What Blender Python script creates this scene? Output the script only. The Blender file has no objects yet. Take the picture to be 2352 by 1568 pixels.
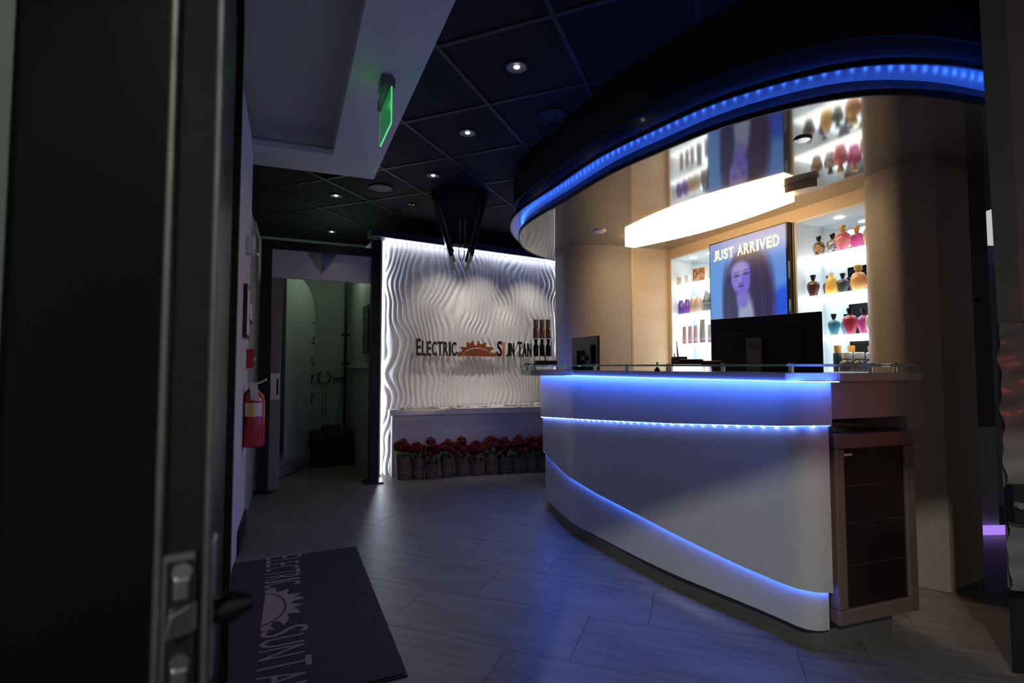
import bpy, math, random
import numpy as np
from mathutils import Vector, Matrix
random.seed(7); rng = np.random.RandomState(5)
S = bpy.context.scene
COL = S.collection

# ------------------------------------------------------------------ camera, world, exposure
FPX, HOR, EYE = 1170.0, 840.0, 1.145
PITCH = math.atan((HOR - 784) / FPX)
cd = bpy.data.cameras.new('camera'); cam = bpy.data.objects.new('camera', cd); COL.objects.link(cam)
cam.location = (0, 0, EYE); cam.rotation_euler = (math.pi/2 + PITCH, 0, 0)
cd.sensor_width = 36; cd.lens = FPX / 2352 * 36; cd.clip_start = 0.02; cd.clip_end = 60
cd.dof.use_dof = True; cd.dof.focus_distance = 3.2; cd.dof.aperture_fstop = 3.0
S.camera = cam
W = bpy.data.worlds.new('world'); S.world = W; W.use_nodes = True
bg = W.node_tree.nodes['Background']; bg.inputs[0].default_value = (0.70, 0.70, 0.70, 1); bg.inputs[1].default_value = 0.235
S.view_settings.view_transform = 'Standard'; S.view_settings.look = 'None'
S.view_settings.exposure = 0.0; S.view_settings.gamma = 1.0; S.view_settings.use_curve_mapping = False
cy = S.cycles
cy.use_denoising = True; cy.max_bounces = 10; cy.diffuse_bounces = 4; cy.glossy_bounces = 5
cy.transmission_bounces = 8; cy.transparent_max_bounces = 8; cy.sample_clamp_indirect = 4.0; cy.caustics_reflective = False; cy.caustics_refractive = False
try: cy.use_light_tree = True
except Exception: pass

def ray(px, py):
    x = (px-1176)/FPX; y = -(py-784)/FPX; c, s = math.cos(PITCH), math.sin(PITCH)
    return Vector((x, c - y*s, s + y*c))
def PZ(px, py, z):                 # where the sight line meets the height z
    d = ray(px, py); t = (z-EYE)/d.z; return Vector((d.x*t, d.y*t))
def PV(px, py, a, b):              # where the sight line meets the upright plane through a, b
    d = ray(px, py); ex, ey = b[0]-a[0], b[1]-a[1]
    t = (ex*a[1] - ey*a[0]) / (ex*d.y - ey*d.x)
    return Vector((d.x*t, d.y*t, EYE + d.z*t))
def PY(px, py, Y):
    d = ray(px, py); t = Y/d.y; return Vector((d.x*t, Y, EYE + d.z*t))
def PROJ(X, Y, Z):
    c, s = math.cos(PITCH), math.sin(PITCH); z = Z-EYE; d = Y*c+z*s
    return 1176+FPX*X/d, 784-FPX*(z*c-Y*s)/d

# lights -------------------------------------------------------------
def light(name, kind, loc, energy, color, size=0.1, size_y=None, target=None, spot=None, blend=0.6):
    l = bpy.data.lights.new(name, kind); l.energy = energy; l.color = color
    if kind == 'AREA':
        l.size = size
        if size_y: l.shape = 'RECTANGLE'; l.size_y = size_y
    else: l.shadow_soft_size = size
    if spot: l.spot_size = math.radians(spot); l.spot_blend = blend
    o = bpy.data.objects.new(name, l); COL.objects.link(o); o.location = loc
    if target is not None:
        o.rotation_euler = (Vector(target)-Vector(loc)).to_track_quat('-Z', 'Y').to_euler()
    return o
# street light through the open entrance behind the viewer, and the red neon of a shop sign
light('street_light', 'AREA', (-1.3, -3.2, 3.9), 95.0, (0.98, 1.0, 0.95), 0.12, 0.12, (0.7, 2.6, 0.4))

light('neon_light', 'AREA', (1.95, 0.95, 1.25), 0.13, (1.0, 0.10, 0.07), 0.35, 0.2, (1.45, 2.05, 0.85)).data.spread = math.radians(55)

# ------------------------------------------------------------------ materials
def srgb(r, g, b):
    f = lambda c: (c/255/12.92) if c/255 <= 0.04045 else ((c/255+0.055)/1.055)**2.4
    return (f(r), f(g), f(b), 1)
MATS = {}
def mat(name, col=(0.8,0.8,0.8), rough=0.5, metal=0.0, emit=None, estr=0.0, noise=0.0, nscale=8.0, stretch=(1,1,1), bump=0.0, bscale=60.0, trans=0.0, ior=1.45, coat=0.0, alpha=1.0, rand=0.0, spec=None, col2=None):
    if name in MATS: return MATS[name]
    m = bpy.data.materials.new(name); m.use_nodes = True; nt = m.node_tree; N = nt.nodes; L = nt.links
    p = N['Principled BSDF']
    c4 = tuple(col[:3])+(1,)
    p.inputs['Base Color'].default_value = c4; p.inputs['Roughness'].default_value = rough; p.inputs['Metallic'].default_value = metal
    p.inputs['IOR'].default_value = ior; p.inputs['Transmission Weight'].default_value = trans; p.inputs['Coat Weight'].default_value = coat
    p.inputs['Coat Roughness'].default_value = 0.06; p.inputs['Alpha'].default_value = alpha
    if spec is not None: p.inputs['Specular IOR Level'].default_value = spec
    tc = N.new('ShaderNodeTexCoord'); mp = N.new('ShaderNodeMapping'); mp.inputs['Scale'].default_value = stretch
    L.new(tc.outputs['Object'], mp.inputs['Vector'])
    if noise > 0 or rand > 0:
        nz = N.new('ShaderNodeTexNoise'); nz.inputs['Scale'].default_value = nscale; nz.inputs['Detail'].default_value = 5
        L.new(mp.outputs[0], nz.inputs['Vector'])
        mr = N.new('ShaderNodeMapRange'); mr.inputs['From Min'].default_value = 0.3; mr.inputs['From Max'].default_value = 0.7
        mr.inputs['To Min'].default_value = 1-noise; mr.inputs['To Max'].default_value = 1+noise
        L.new(nz.outputs['Fac'], mr.inputs['Value']); fac = mr.outputs[0]
        if rand > 0:
            oi = N.new('ShaderNodeObjectInfo'); m2 = N.new('ShaderNodeMapRange')
            m2.inputs['To Min'].default_value = 1-rand; m2.inputs['To Max'].default_value = 1+rand
            L.new(oi.outputs['Random'], m2.inputs['Value'])
            mm = N.new('ShaderNodeMath'); mm.operation = 'MULTIPLY'; L.new(fac, mm.inputs[0]); L.new(m2.outputs[0], mm.inputs[1]); fac = mm.outputs[0]
        if col2 is not None:
            mx = N.new('ShaderNodeMix'); mx.data_type = 'RGBA'; mx.inputs['A'].default_value = c4; mx.inputs['B'].default_value = tuple(col2[:3])+(1,)
            cr = N.new('ShaderNodeMapRange'); cr.inputs['From Min'].default_value = 0.42; cr.inputs['From Max'].default_value = 0.58
            L.new(nz.outputs['Fac'], cr.inputs['Value']); L.new(cr.outputs[0], mx.inputs['Factor']); L.new(mx.outputs['Result'], p.inputs['Base Color'])
        else:
            vm = N.new('ShaderNodeVectorMath'); vm.operation = 'SCALE'; vm.inputs[0].default_value = c4[:3]; L.new(fac, vm.inputs['Scale'])
            L.new(vm.outputs[0], p.inputs['Base Color'])
    if bump > 0:
        n2 = N.new('ShaderNodeTexNoise'); n2.inputs['Scale'].default_value = bscale; n2.inputs['Detail'].default_value = 4
        L.new(mp.outputs[0], n2.inputs['Vector']); b = N.new('ShaderNodeBump'); b.inputs['Strength'].default_value = bump; b.inputs['Distance'].default_value = 0.01
        L.new(n2.outputs['Fac'], b.inputs['Height']); L.new(b.outputs[0], p.inputs['Normal'])
    if emit is not None:
        p.inputs['Emission Color'].default_value = tuple(emit[:3])+(1,); p.inputs['Emission Strength'].default_value = estr
    MATS[name] = m; return m

M_floor = mat('grey stone plank', (0.172,0.158,0.138), 0.36, noise=0.30, nscale=2.6, stretch=(1,9,1), bump=0.10, bscale=20, rand=0.05)
M_sub = mat('floor joint', (0.05,0.05,0.05), 0.8)
M_tile = mat('black ceiling tile', (0.011,0.0112,0.0135), 0.9, bump=0.3, bscale=250, noise=0.15)
M_bar = mat('dark grid bar', (0.03,0.03,0.034), 0.6)
M_white = mat('matt white paint', (0.70,0.69,0.72), 0.7, bump=0.05, bscale=200)
M_recess = mat('shaded tray white', (0.50,0.50,0.53), 0.7, bump=0.05, bscale=200)  # shade of the tray put into a greyer copy of the white
M_black = mat('black paint', (0.012,0.012,0.015), 0.55)
M_blackmet = mat('black metal', (0.02,0.02,0.024), 0.35, metal=0.3)
M_wave = mat('white wave panel', (0.80,0.79,0.78), 0.42, bump=0.15, bscale=400)
M_ledge = mat('white ledge laminate', (0.60,0.58,0.58), 0.35)
M_desk = mat('satin white desk laminate', (0.62,0.62,0.60), 0.30, noise=0.03, nscale=40)
M_kick = mat('dark kick panel', (0.13,0.125,0.12), 0.35)
M_slab = mat('grey speckled counter', (0.50,0.485,0.48), 0.3, noise=0.12, nscale=220)
M_maple = mat('pale maple veneer', (0.70,0.53,0.36), 0.38, noise=0.06, nscale=14, stretch=(14,14,1), bump=0.02)
M_colwood = mat('beige column laminate', (0.40,0.345,0.285), 0.52, noise=0.10, nscale=16, stretch=(16,16,1), bump=0.03)
M_soffit = mat('gloss silver soffit', (0.44,0.42,0.39), 0.07, metal=0.75, bump=0.004, bscale=4)
M_glosdark = mat('gloss dark fascia', (0.032,0.032,0.038), 0.28, coat=0.25)
M_glosund = mat('gloss pale underside', (0.50,0.50,0.54), 0.27, metal=0.25)
M_mirror = mat('shelf mirror', (0.86,0.93,0.95), 0.01, metal=1.0)
M_chrome = mat('brushed chrome', (0.75,0.74,0.72), 0.22, metal=1.0)
M_bronze = mat('dark bronze aluminium', (0.030,0.030,0.030), 0.42, metal=0.6, noise=0.1, nscale=40)
M_bronzlip = mat('highlight aluminium lip', (0.26,0.25,0.235), 0.38, metal=0.8, noise=0.25, nscale=18)  # edge highlight of the door put into a paler, uneven metal
M_glass = mat('clear glass', (0.82,0.95,0.90), 0.01, trans=1.0, ior=1.5)
M_acryl = mat('clear acrylic', (0.97,0.98,0.98), 0.02, trans=1.0, ior=1.3)
M_darkglass = mat('dark door glass', (0.005,0.006,0.006), 0.3, spec=0.12)
M_fglass = mat('red glow cooler glass', (0.020,0.012,0.012), 0.22, spec=0.6)  # red reflection put into the dark glass colour
M_fframe = mat('brown cooler door frame', (0.25,0.17,0.14), 0.36, metal=0.3)
M_monblack = mat('black monitor plastic', (0.008,0.009,0.010), 0.45, bump=0.05, bscale=500)
M_mongrey = mat('charcoal stand plastic', (0.20,0.20,0.205), 0.45)
M_tvblack = mat('gloss black screen bezel', (0.012,0.012,0.014), 0.12)
M_red = mat('red enamel', (0.48,0.01,0.02), 0.25, coat=0.5)
M_paper = mat('white paper', (0.80,0.79,0.78), 0.7)
M_yellow = mat('yellow label print', (0.8,0.6,0.1), 0.6)
M_mat = mat('charcoal carpet', (0.044,0.042,0.041), 0.95, noise=0.25, nscale=180, bump=0.5, bscale=400)
M_matedge = mat('black rubber border', (0.012,0.012,0.013), 0.7)
M_matprint = mat('beige carpet print', (0.34,0.30,0.26), 0.95, noise=0.2, nscale=200, bump=0.4, bscale=400)
M_letter = mat('dark bronze letter', (0.018,0.013,0.010), 0.4)
M_orange = mat('copper orange acrylic', (0.28,0.075,0.022), 0.4)
M_orange2 = mat('orange letter', (0.75,0.16,0.05), 0.4)
M_petal = mat('crimson bract', (0.15,0.004,0.012), 0.6, noise=0.4, nscale=30)
M_leaf = mat('green leaf', (0.07,0.12,0.03), 0.55, noise=0.4, nscale=30)
M_wrap = mat('brown paper pot wrap', (0.15,0.105,0.065), 0.75, noise=0.3, nscale=25, bump=0.8, bscale=35)
M_pebble = mat('pale pebble', (0.42,0.35,0.28), 0.6, noise=0.25, nscale=30, rand=0.4)
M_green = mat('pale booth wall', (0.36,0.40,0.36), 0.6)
M_booth = mat('white booth shell', (0.50,0.53,0.50), 0.3)
M_purple = mat('purple floor light', (0.5,0.3,1), 0.5, emit=(0.45,0.25,1.0), estr=0.9)
M_exit = mat('edge lit green acrylic', (0.02,0.25,0.06), 0.3, emit=(0.04,0.46,0.16), estr=0.22)
M_exitedge = mat('bright green acrylic edge', (0.02,0.5,0.1), 0.3, emit=(0.10,0.85,0.27), estr=0.8)
M_blueled = mat('blue light strip', (0.0,0.0,0.1), 0.5, emit=(0.002,0.068,1.0), estr=7.5)
M_blueled2 = mat('desk blue light strip', (0.0,0.0,0.1), 0.5, emit=(0.05,0.16,1.0), estr=34)
M_dot = mat('blue diode', (0.1,0.1,0.2), 0.5, emit=(0.05,0.20,1.0), estr=45)
M_whiteled = mat('cool white strip', (1,1,1), 0.5, emit=(0.78,0.84,1.0), estr=16)
M_warmled = mat('warm white strip', (1,1,1), 0.5, emit=(1.0,0.86,0.70), estr=7)
M_lamp = mat('glowing warm diffuser', (1,1,1), 0.5, emit=(1.0,0.70,0.36), estr=10)
M_shelf = mat('edge lit white acrylic shelf', (0.9,0.93,0.95), 0.3, emit=(0.84,0.94,1.0), estr=2.3)
M_shelfin = mat('white shelf lining', (0.75,0.80,0.82), 0.35)
M_bulb = mat('small lamp bulb', (1,1,1), 0.5, emit=(1.0,0.95,0.78), estr=9)
M_reflector = mat('lamp reflector', (0.75,0.72,0.62), 0.25, metal=0.8)

# ------------------------------------------------------------------ mesh building
class MB:
    def __init__(s): s.v = []; s.f = []
    def add(s, v, f):
        n = len(s.v); s.v += [tuple(x) for x in v]; s.f += [tuple(i+n for i in q) for q in f]; return s
    def obox(s, o, u, v, w):        # a box from corner o along three edge vectors
        o, u, v, w = map(Vector, (o, u, v, w)); P = [o, o+u, o+u+v, o+v]; P += [p+w for p in P]
        F = [(0,3,2,1),(4,5,6,7),(0,1,5,4),(1,2,6,5),(2,3,7,6),(3,0,4,7)]
        if u.cross(v).dot(w) < 0: F = [q[::-1] for q in F]
        return s.add(P, F)
    def box(s, c, d, rz=0):
        R = Matrix.Rotation(rz, 3, 'Z'); u, v, w = R@Vector((d[0],0,0)), R@Vector((0,d[1],0)), Vector((0,0,d[2]))
        return s.obox(Vector(c)-u/2-v/2-w/2, u, v, w)
    def prism(s, poly, z0, z1):
        n = len(poly); A = sum(poly[i][0]*poly[(i+1)%n][1]-poly[(i+1)%n][0]*poly[i][1] for i in range(n))
        if A < 0: poly = poly[::-1]
        v = [(p[0],p[1],z0) for p in poly]+[(p[0],p[1],z1) for p in poly]
        f = [tuple(range(n))[::-1], tuple(range(n,2*n))]+[(i,(i+1)%n,n+(i+1)%n,n+i) for i in range(n)]
        return s.add(v, f)
    def lathe(s, prof, seg=20, c=(0,0,0), sx=1, sy=1):
        v = []; n = len(prof)
        for k in range(seg):
            a = 2*math.pi*k/seg
            for r, z in prof: v.append((c[0]+r*math.cos(a)*sx, c[1]+r*math.sin(a)*sy, c[2]+z))
        f = [(k*n+i, ((k+1)%seg)*n+i, ((k+1)%seg)*n+i+1, k*n+i+1) for k in range(seg) for i in range(n-1)]
        f.append(tuple(k*n for k in range(seg))[::-1]); f.append(tuple(k*n+n-1 for k in range(seg)))
        return s.add(v, f)
    def tube(s, pts, r, seg=8):
        pts = [Vector(p) for p in pts]; v = []; n = len(pts)
        rr = r if isinstance(r, (list, tuple)) else [r]*n
        up = Vector((0,0,1))
        for i, p in enumerate(pts):
            t = (pts[min(i+1,n-1)]-pts[max(i-1,0)]).normalized()
            a = t.cross(up)
            if a.length < 1e-3: a = t.cross(Vector((1,0,0)))
            a.normalize(); b = t.cross(a)
            for k in range(seg):
                q = 2*math.pi*k/seg; v.append(p+(a*math.cos(q)+b*math.sin(q))*rr[i])
        f = [(i*seg+k, (i+1)*seg+k, (i+1)*seg+(k+1)%seg, i*seg+(k+1)%seg) for i in range(n-1) for k in range(seg)]
        f.append(tuple(range(seg))); f.append(tuple(range((n-1)*seg, n*seg))[::-1])
        return s.add(v, f)
    def strip(s, pts, z0, z1, th):   # upright curved sheet of thickness th (towards the right of travel), z0/z1 lists or numbers
        n = len(pts); z0 = z0 if isinstance(z0, (list, tuple)) else [z0]*n; z1 = z1 if isinstance(z1, (list, tuple)) else [z1]*n
        q = offset(pts, th); v = []
        for i in range(n): v += [(*pts[i], z0[i]), (*pts[i], z1[i]), (*q[i], z1[i]), (*q[i], z0[i])]
        f = []
        for i in range(n-1):
            a, b = 4*i, 4*i+4
            for k in range(4): f.append((a+k, b+k, b+(k+1)%4, a+(k+1)%4))
        f.append((0,1,2,3)); f.append((4*n-1,4*n-2,4*n-3,4*n-4))
        return s.add(v, f)
    def build(s, name, m, parent=None, smooth=False, local=False, bevel=0):
        me = bpy.data.meshes.new(name)
        pw = WL.get(parent, Vector((0,0,0))) if parent else Vector((0,0,0))
        if local: o0 = Vector((0,0,0))
        else:
            a = np.array(s.v); o0 = Vector(((a[:,0].min()+a[:,0].max())/2, (a[:,1].min()+a[:,1].max())/2, a[:,2].min()))
        me.from_pydata([(x-o0.x, y-o0.y, z-o0.z) for x, y, z in s.v], [], s.f); me.update()
        import bmesh
        bm = bmesh.new(); bm.from_mesh(me); bmesh.ops.recalc_face_normals(bm, faces=bm.faces)
        if bevel: bmesh.ops.bevel(bm, geom=[e for e in bm.edges if e.calc_face_angle(0) > 0.6], offset=bevel, segments=2, affect='EDGES', profile=0.5)
        bm.to_mesh(me); bm.free()
        me.materials.append(m)
        if smooth:
            try: me.shade_smooth(); me.set_sharp_from_angle(angle=math.radians(38))
            except Exception: pass
        o = bpy.data.objects.new(name, me); COL.objects.link(o)
        if parent: o.parent = parent
        o.location = o0 - pw if not local else Vector((0,0,0))
        WL[o] = o0 if not local else pw
        return o
WL = {}
def norm2(pts, i):
    n = len(pts); a = pts[max(i-1,0)]; b = pts[min(i+1,n-1)]; t = Vector((b[0]-a[0], b[1]-a[1])); t.normalize(); return Vector((t.y, -t.x))
def offset(pts, d, closed=False):     # to the right of travel
    if closed:
        n = len(pts); out = []
        for i in range(n):
            a, b = pts[i-1], pts[(i+1)%n]; t = Vector((b[0]-a[0], b[1]-a[1])).normalized(); out.append(Vector((pts[i][0]+t.y*d, pts[i][1]-t.x*d)))
        return out
    return [Vector(pts[i][:2])+norm2(pts, i)*d for i in range(len(pts))]
def spline(P, k=8, closed=False):
    P = [Vector(p[:2]) for p in P]; n = len(P); out = []
    for i in range(n if closed else n-1):
        if closed: a, b, c, d = P[i-1], P[i], P[(i+1)%n], P[(i+2)%n]
        else: a, b, c, d = P[max(i-1,0)], P[i], P[i+1], P[min(i+2,n-1)]
        for j in range(k):
            t = j/k; out.append(0.5*((2*b)+(c-a)*t+(2*a-5*b+4*c-d)*t*t+(3*b-a-3*c+d)*t**3))
    if not closed: out.append(P[-1])
    return out
def resample(P, step, closed=False):
    Q = list(P)+([P[0]] if closed else []); L = [0]
    for a, b in zip(Q, Q[1:]): L.append(L[-1]+(Vector(b)-Vector(a)).length)
    n = max(2, int(L[-1]/step)); out = []; j = 0
    for i in range(n if closed else n+1):
        s = L[-1]*i/n
        while j < len(L)-2 and L[j+1] < s: j += 1
        t = (s-L[j])/max(L[j+1]-L[j], 1e-9); out.append(Vector(Q[j]).lerp(Vector(Q[j+1]), t))
    return out
def tag(o, label=None, cat=None, group=None, kind=None):
    if label: o['label'] = label
    if cat: o['category'] = cat
    if group: o['group'] = group
    if kind: o['kind'] = kind
    return o
def thing(name, loc, label, cat, group=None, rz=0):
    o = bpy.data.objects.new(name, None); COL.objects.link(o); o.empty_display_size = 0.1; o.location = loc; o.rotation_euler = (0,0,rz)
    WL[o] = Vector(loc); return tag(o, label, cat, group)
def struct(name, label=None, loc=(0,0,0)):
    o = bpy.data.objects.new(name, None); COL.objects.link(o); o.location = loc; WL[o] = Vector(loc)
    return tag(o, label, None, None, 'structure')
def copy_tree(o, parent=None):
    c = o.copy(); COL.objects.link(c)
    if parent: c.parent = parent
    for ch in o.children: copy_tree(ch, c)
    return c
def text_mesh(txt, size, depth, bold=0.0):
    cu = bpy.data.curves.new('t', 'FONT'); cu.body = txt; cu.size = size; cu.extrude = depth/2; cu.offset = bold; cu.resolution_u = 3
    o = bpy.data.objects.new('t', cu); COL.objects.link(o)
    dg = bpy.context.evaluated_depsgraph_get(); dg.update(); me = o.evaluated_get(dg).to_mesh()
    v = [tuple(x.co) for x in me.vertices]; f = [tuple(p.vertices) for p in me.polygons]
    o.evaluated_get(dg).to_mesh_clear(); bpy.data.objects.remove(o); bpy.data.curves.remove(cu)
    return v, f
def place_letter(ch, x, w, h, org, ux, uz, depth, bold=0.0):   # letter stretched to width w, height h at offset x along ux
    v, f = text_mesh(ch, 1.0, 0.001, bold); a = np.array(v)
    x0, x1, y0, y1, z0, z1 = a[:,0].min(), a[:,0].max(), a[:,1].min(), a[:,1].max(), a[:,2].min(), a[:,2].max()
    n = ux.cross(uz).normalized(); m = MB()
    m.add([org+ux*(x+(p[0]-x0)/(x1-x0)*w)+uz*((p[1]-y0)/(y1-y0)*h)+n*((p[2]-z0)/max(z1-z0,1e-6)*depth) for p in a], f)
    return m

# ------------------------------------------------------------------ floor
floor = struct('floor', 'grey stone-look plank floor laid on the diagonal')
MB().obox((-6,-2.5,-0.06), (14,0,0), (0,13,0), (0,0,0.056)).build('floor_base', M_sub, floor)
th = math.radians(-20.0); ut = Vector((math.cos(th), math.sin(th))); un = Vector((-math.sin(th), math.cos(th)))
RW, RL = 0.385, 0.84
tp = PZ(1089, 1369, 0); n0 = tp.dot(un); t0 = tp.dot(ut)
cnt = 0; far = MB(); plank_me = {}
def plank_mesh():
    m = MB(); g = 0.0011; m.obox((g,g,-0.01), (RL-2*g,0,0), (0,RW-2*g,0), (0,0,0.01)); return m
cand = []
for r in range(-14, 26):
    for k in range(-14, 20):
        o = ut*(t0+k*RL+(r*0.262) % RL) + un*(n0+r*RW); c = o+ut*RL/2+un*RW/2
        if not (-3.4 < c.x < 4.6 and 0.6 < c.y < 7.6): continue
        if c.x*0.0+abs(c.x) > 1.15*c.y+0.9: continue
        cand.append((c.length, o))
cand.sort(key=lambda q: q[0])
proto = None
for i, (d, o) in enumerate(cand):
    if i < 190:
        if proto is None:
            proto = plank_mesh().build('floor_plank', M_floor, floor, local=True); p = proto
        else:
            p = proto.copy(); COL.objects.link(p); p.parent = floor
        p.location = (o.x, o.y, 0.0); p.rotation_euler = (0,0,th)
    else:
        g = 0.0022; e = o+ut*g+un*g; far.obox((e.x,e.y,-0.01), (ut*(RL-2*g)).to_3d(), (un*(RW-2*g)).to_3d(), (0,0,0.01))
if far.v: tag(far.build('far_planks', M_floor, floor), None, None, None, 'stuff')

# ------------------------------------------------------------------ ceiling: black tiles in a grid
HC = 2.742
ceil = struct('ceiling', 'black suspended tile ceiling with a dark grid')
MB().obox((-6,-0.42,HC+0.20), (14,0,0), (0,11,0), (0,0,0.05)).build('ceiling_deck', M_black, ceil)
c0 = PZ(1005, 109, HC); c1 = PZ(1201.6, 330.4, HC); ua = (c1-c0).normalized(); ub = Vector((ua.y, -ua.x)); TL = 0.61
def in_white(p):
    return (p-WC).dot(wr) > 0.02 and (p-WC).dot(wf) > 0.02   # inside the white entry ceiling
wc = PZ(858, 412, 2.70); w2 = PZ(1047, 0, 2.70); w3 = PZ(578, 377, 2.70)
WC = wc; wn = (w2-wc).normalized(); wl = (w3-wc).normalized()
wr = wl; wf = wn
def inwhite(p): return (p-WC).dot(wnp) > 0.02 and (p-WC).dot(wlp) > 0.02
wlp = Vector((-wn.y, wn.x)); wlp = wlp if wlp.dot(wl) > 0 else -wlp
wnp = Vector((-wl.y, wl.x)); wnp = wnp if wnp.dot(wn) > 0 else -wnp
def bar(o, d, w, length, z):
    k = 0; m = MB(); n_ = int(length/0.1); run = None
    for k in range(n_+1):
        ok = k < n_ and not inwhite(o+d*(k+0.5)*0.1)
        if ok and run is None: run = k
        if not ok and run is not None:
            q_ = o+d*run*0.1-w*0.012; m.obox((q_.x,q_.y,z), (d*(k-run)*0.1).to_3d(), (w*0.024).to_3d(), (0,0,0.008)); run = None
    if m.v: m.build('grid_bar', M_bar, ceil)
tproto = None
for i in range(-9, 14):
    for j in range(-12, 14):
        o = c0+ua*TL*i+ub*TL*j; c = o+ua*TL/2+ub*TL/2
        if not (-3.4 < c.x < 4.4 and 0.7 < c.y < 8.2) or abs(c.x) > 1.25*c.y+0.9: continue
        if inwhite(c): continue
        cq = [o, o+ua*TL, o+ub*TL, o+ua*TL+ub*TL]
        if any((k_-WC).dot(wnp) > 0.25 and (k_-WC).dot(wlp) > 0.25 for k_ in cq):
            g = 0.012; P = [o+ua*g+ub*g, o+ua*(TL-g)+ub*g, o+ua*(TL-g)+ub*(TL-g), o+ua*g+ub*(TL-g)]
            ax = wnp if (c-WC).dot(wnp) < (c-WC).dot(wlp) else wlp; Q = []
            for a_, b_ in zip(P, P[1:]+P[:1]):
                fa, fb = (a_-WC).dot(ax)-0.1, (b_-WC).dot(ax)-0.1
                if fa <= 0: Q.append(a_)
                if fa*fb < 0: Q.append(a_.lerp(b_, fa/(fa-fb)))
            if len(Q) > 2: MB().prism([tuple(q_) for q_ in Q], HC+0.006, HC+0.018).build('ceiling_tile', M_tile, ceil)
            continue
        if tproto is None:
            m = MB(); g = 0.012; m.obox((g,-g,0), (TL-2*g,0,0), (0,-(TL-2*g),0), (0,0,0.012)); tproto = m.build('ceiling_tile', M_tile, ceil, local=True); p = tproto
        else: p = tproto.copy(); COL.objects.link(p); p.parent = ceil
        p.location = (o.x, o.y, HC+0.006); p.rotation_euler = (0,0,math.atan2(ua.y, ua.x))
for i in range(-9, 15):
    bar(c0+ua*TL*i-ub*TL*8, ub, ua, TL*16, HC)
for j in range(-8, 9):
    bar(c0+ub*TL*j-ua*TL*8, ua, ub, TL*22, HC-0.001)

# white entry ceiling with a sunken tray, 2.70 m up
BW = 0.35
we = struct('ceiling_entry', 'white lowered entry ceiling with a sunken tray')
q = [wc, wc+wn*4.6, wc+wn*4.6+wl*3.0, wc+wl*3.0]
ti = [wc+wn*BW*1.15+wl*BW, wc+wn*4.4+wl*BW, wc+wn*4.4+wl*2.6, wc+wn*BW*1.15+wl*2.6]
def quad_prism(name, P, z0, z1, m, par): return MB().prism([tuple(p) for p in P], z0, z1).build(name, m, par)
quad_prism('border_panel', [q[0], q[1], ti[1]+wn*0.2, ti[0]-wn*BW*1.15], 2.70, HC+0.02, M_white, we)
quad_prism('border_panel', [q[0]+wl*BW, ti[0], ti[3], q[3]-wl*0.4], 2.70, HC+0.02, M_white, we)
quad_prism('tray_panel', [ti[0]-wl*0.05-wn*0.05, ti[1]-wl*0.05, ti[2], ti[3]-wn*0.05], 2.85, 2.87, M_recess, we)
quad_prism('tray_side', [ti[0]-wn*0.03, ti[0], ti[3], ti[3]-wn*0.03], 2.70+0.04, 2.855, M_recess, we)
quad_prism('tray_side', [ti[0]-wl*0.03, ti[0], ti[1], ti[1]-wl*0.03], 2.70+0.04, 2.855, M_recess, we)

# ------------------------------------------------------------------ entrance header behind the viewer
tag(MB().obox((-3.0,-0.42,2.24), (6.5,0,0), (0,0.12,0), (0,0,0.70)).build('wall_front', M_black), 'header above the open entrance behind the viewer', None, None, 'structure')
# ------------------------------------------------------------------ left wall
wa = PZ(543, 1275, 0); wb = Vector(PZ(584, 1133, 0))
pl = Vector(wa); dl = (wb-wa).normalized(); nl = Vector((-dl.y, dl.x))
wall = MB(); L1 = (wb-wa).length
e1 = PV(578, 500, wa, wb); s1 = (Vector(e1[:2])-wa).length
wall_left = MB().obox((*pl, 0), (dl*s1).to_3d(), (nl*0.12).to_3d(), (0,0,2.74)).build('wall_left', M_white)
tag(wall_left, 'white entry wall beside the open glass door', None, None, 'structure')
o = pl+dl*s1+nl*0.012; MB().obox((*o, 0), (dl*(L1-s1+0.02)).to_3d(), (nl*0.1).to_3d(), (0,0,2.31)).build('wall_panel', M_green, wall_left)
bb = MB().obox((*(pl-nl*0.014), 0), (dl*s1).to_3d(), (nl*0.013).to_3d(), (0,0,0.14)).build('baseboard_left', M_black); bb['kind'] = 'structure'
def on_left(s, out, z): p = pl+dl*s-nl*out; return Vector((p.x, p.y, z))

# ------------------------------------------------------------------ spray booth room at the left back
A = PZ(600, 1133, 0); Bp = PZ(858, 1110, 0); du = (Bp-A).normalized(); dn = Vector((-du.y, du.x))  # dn points away
LB = (Bp-A).length
def bx(s, d, z): p = A+du*s+dn*d; return Vector((p.x, p.y, z))
def bb_box(name, s0, s1, d0, d1, z0, z1, m, par=None, bevel=0):
    return MB().obox(bx(s0,d0,z0), (du*(s1-s0)).to_3d(), (dn*(d1-d0)).to_3d(), (0,0,z1-z0)).build(name, m, par, bevel=bevel)
df = struct('door_1', 'black framed doorway into the spray booth room')
bb_box('post', -0.045, 0.045, 0, 0.09, 0, 2.26, M_blackmet, df)
bb_box('post', LB-0.045, LB+0.045, 0, 0.09, 0, 2.40, M_blackmet, df)
bb_box('foot_plate', -0.09, 0.09, -0.04, 0.13, 0, 0.015, M_blackmet, df); bb_box('foot_plate', LB-0.09, LB+0.09, -0.04, 0.13, 0, 0.015, M_blackmet, df)
bb_box('header_panel', 0.045, LB-0.045, 0.03, 0.06, 1.965, 2.23, M_white, df)
bb_box('header_rail', -0.045, LB+0.045, 0.0, 0.09, 2.23, 2.31, M_black, df)
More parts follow.
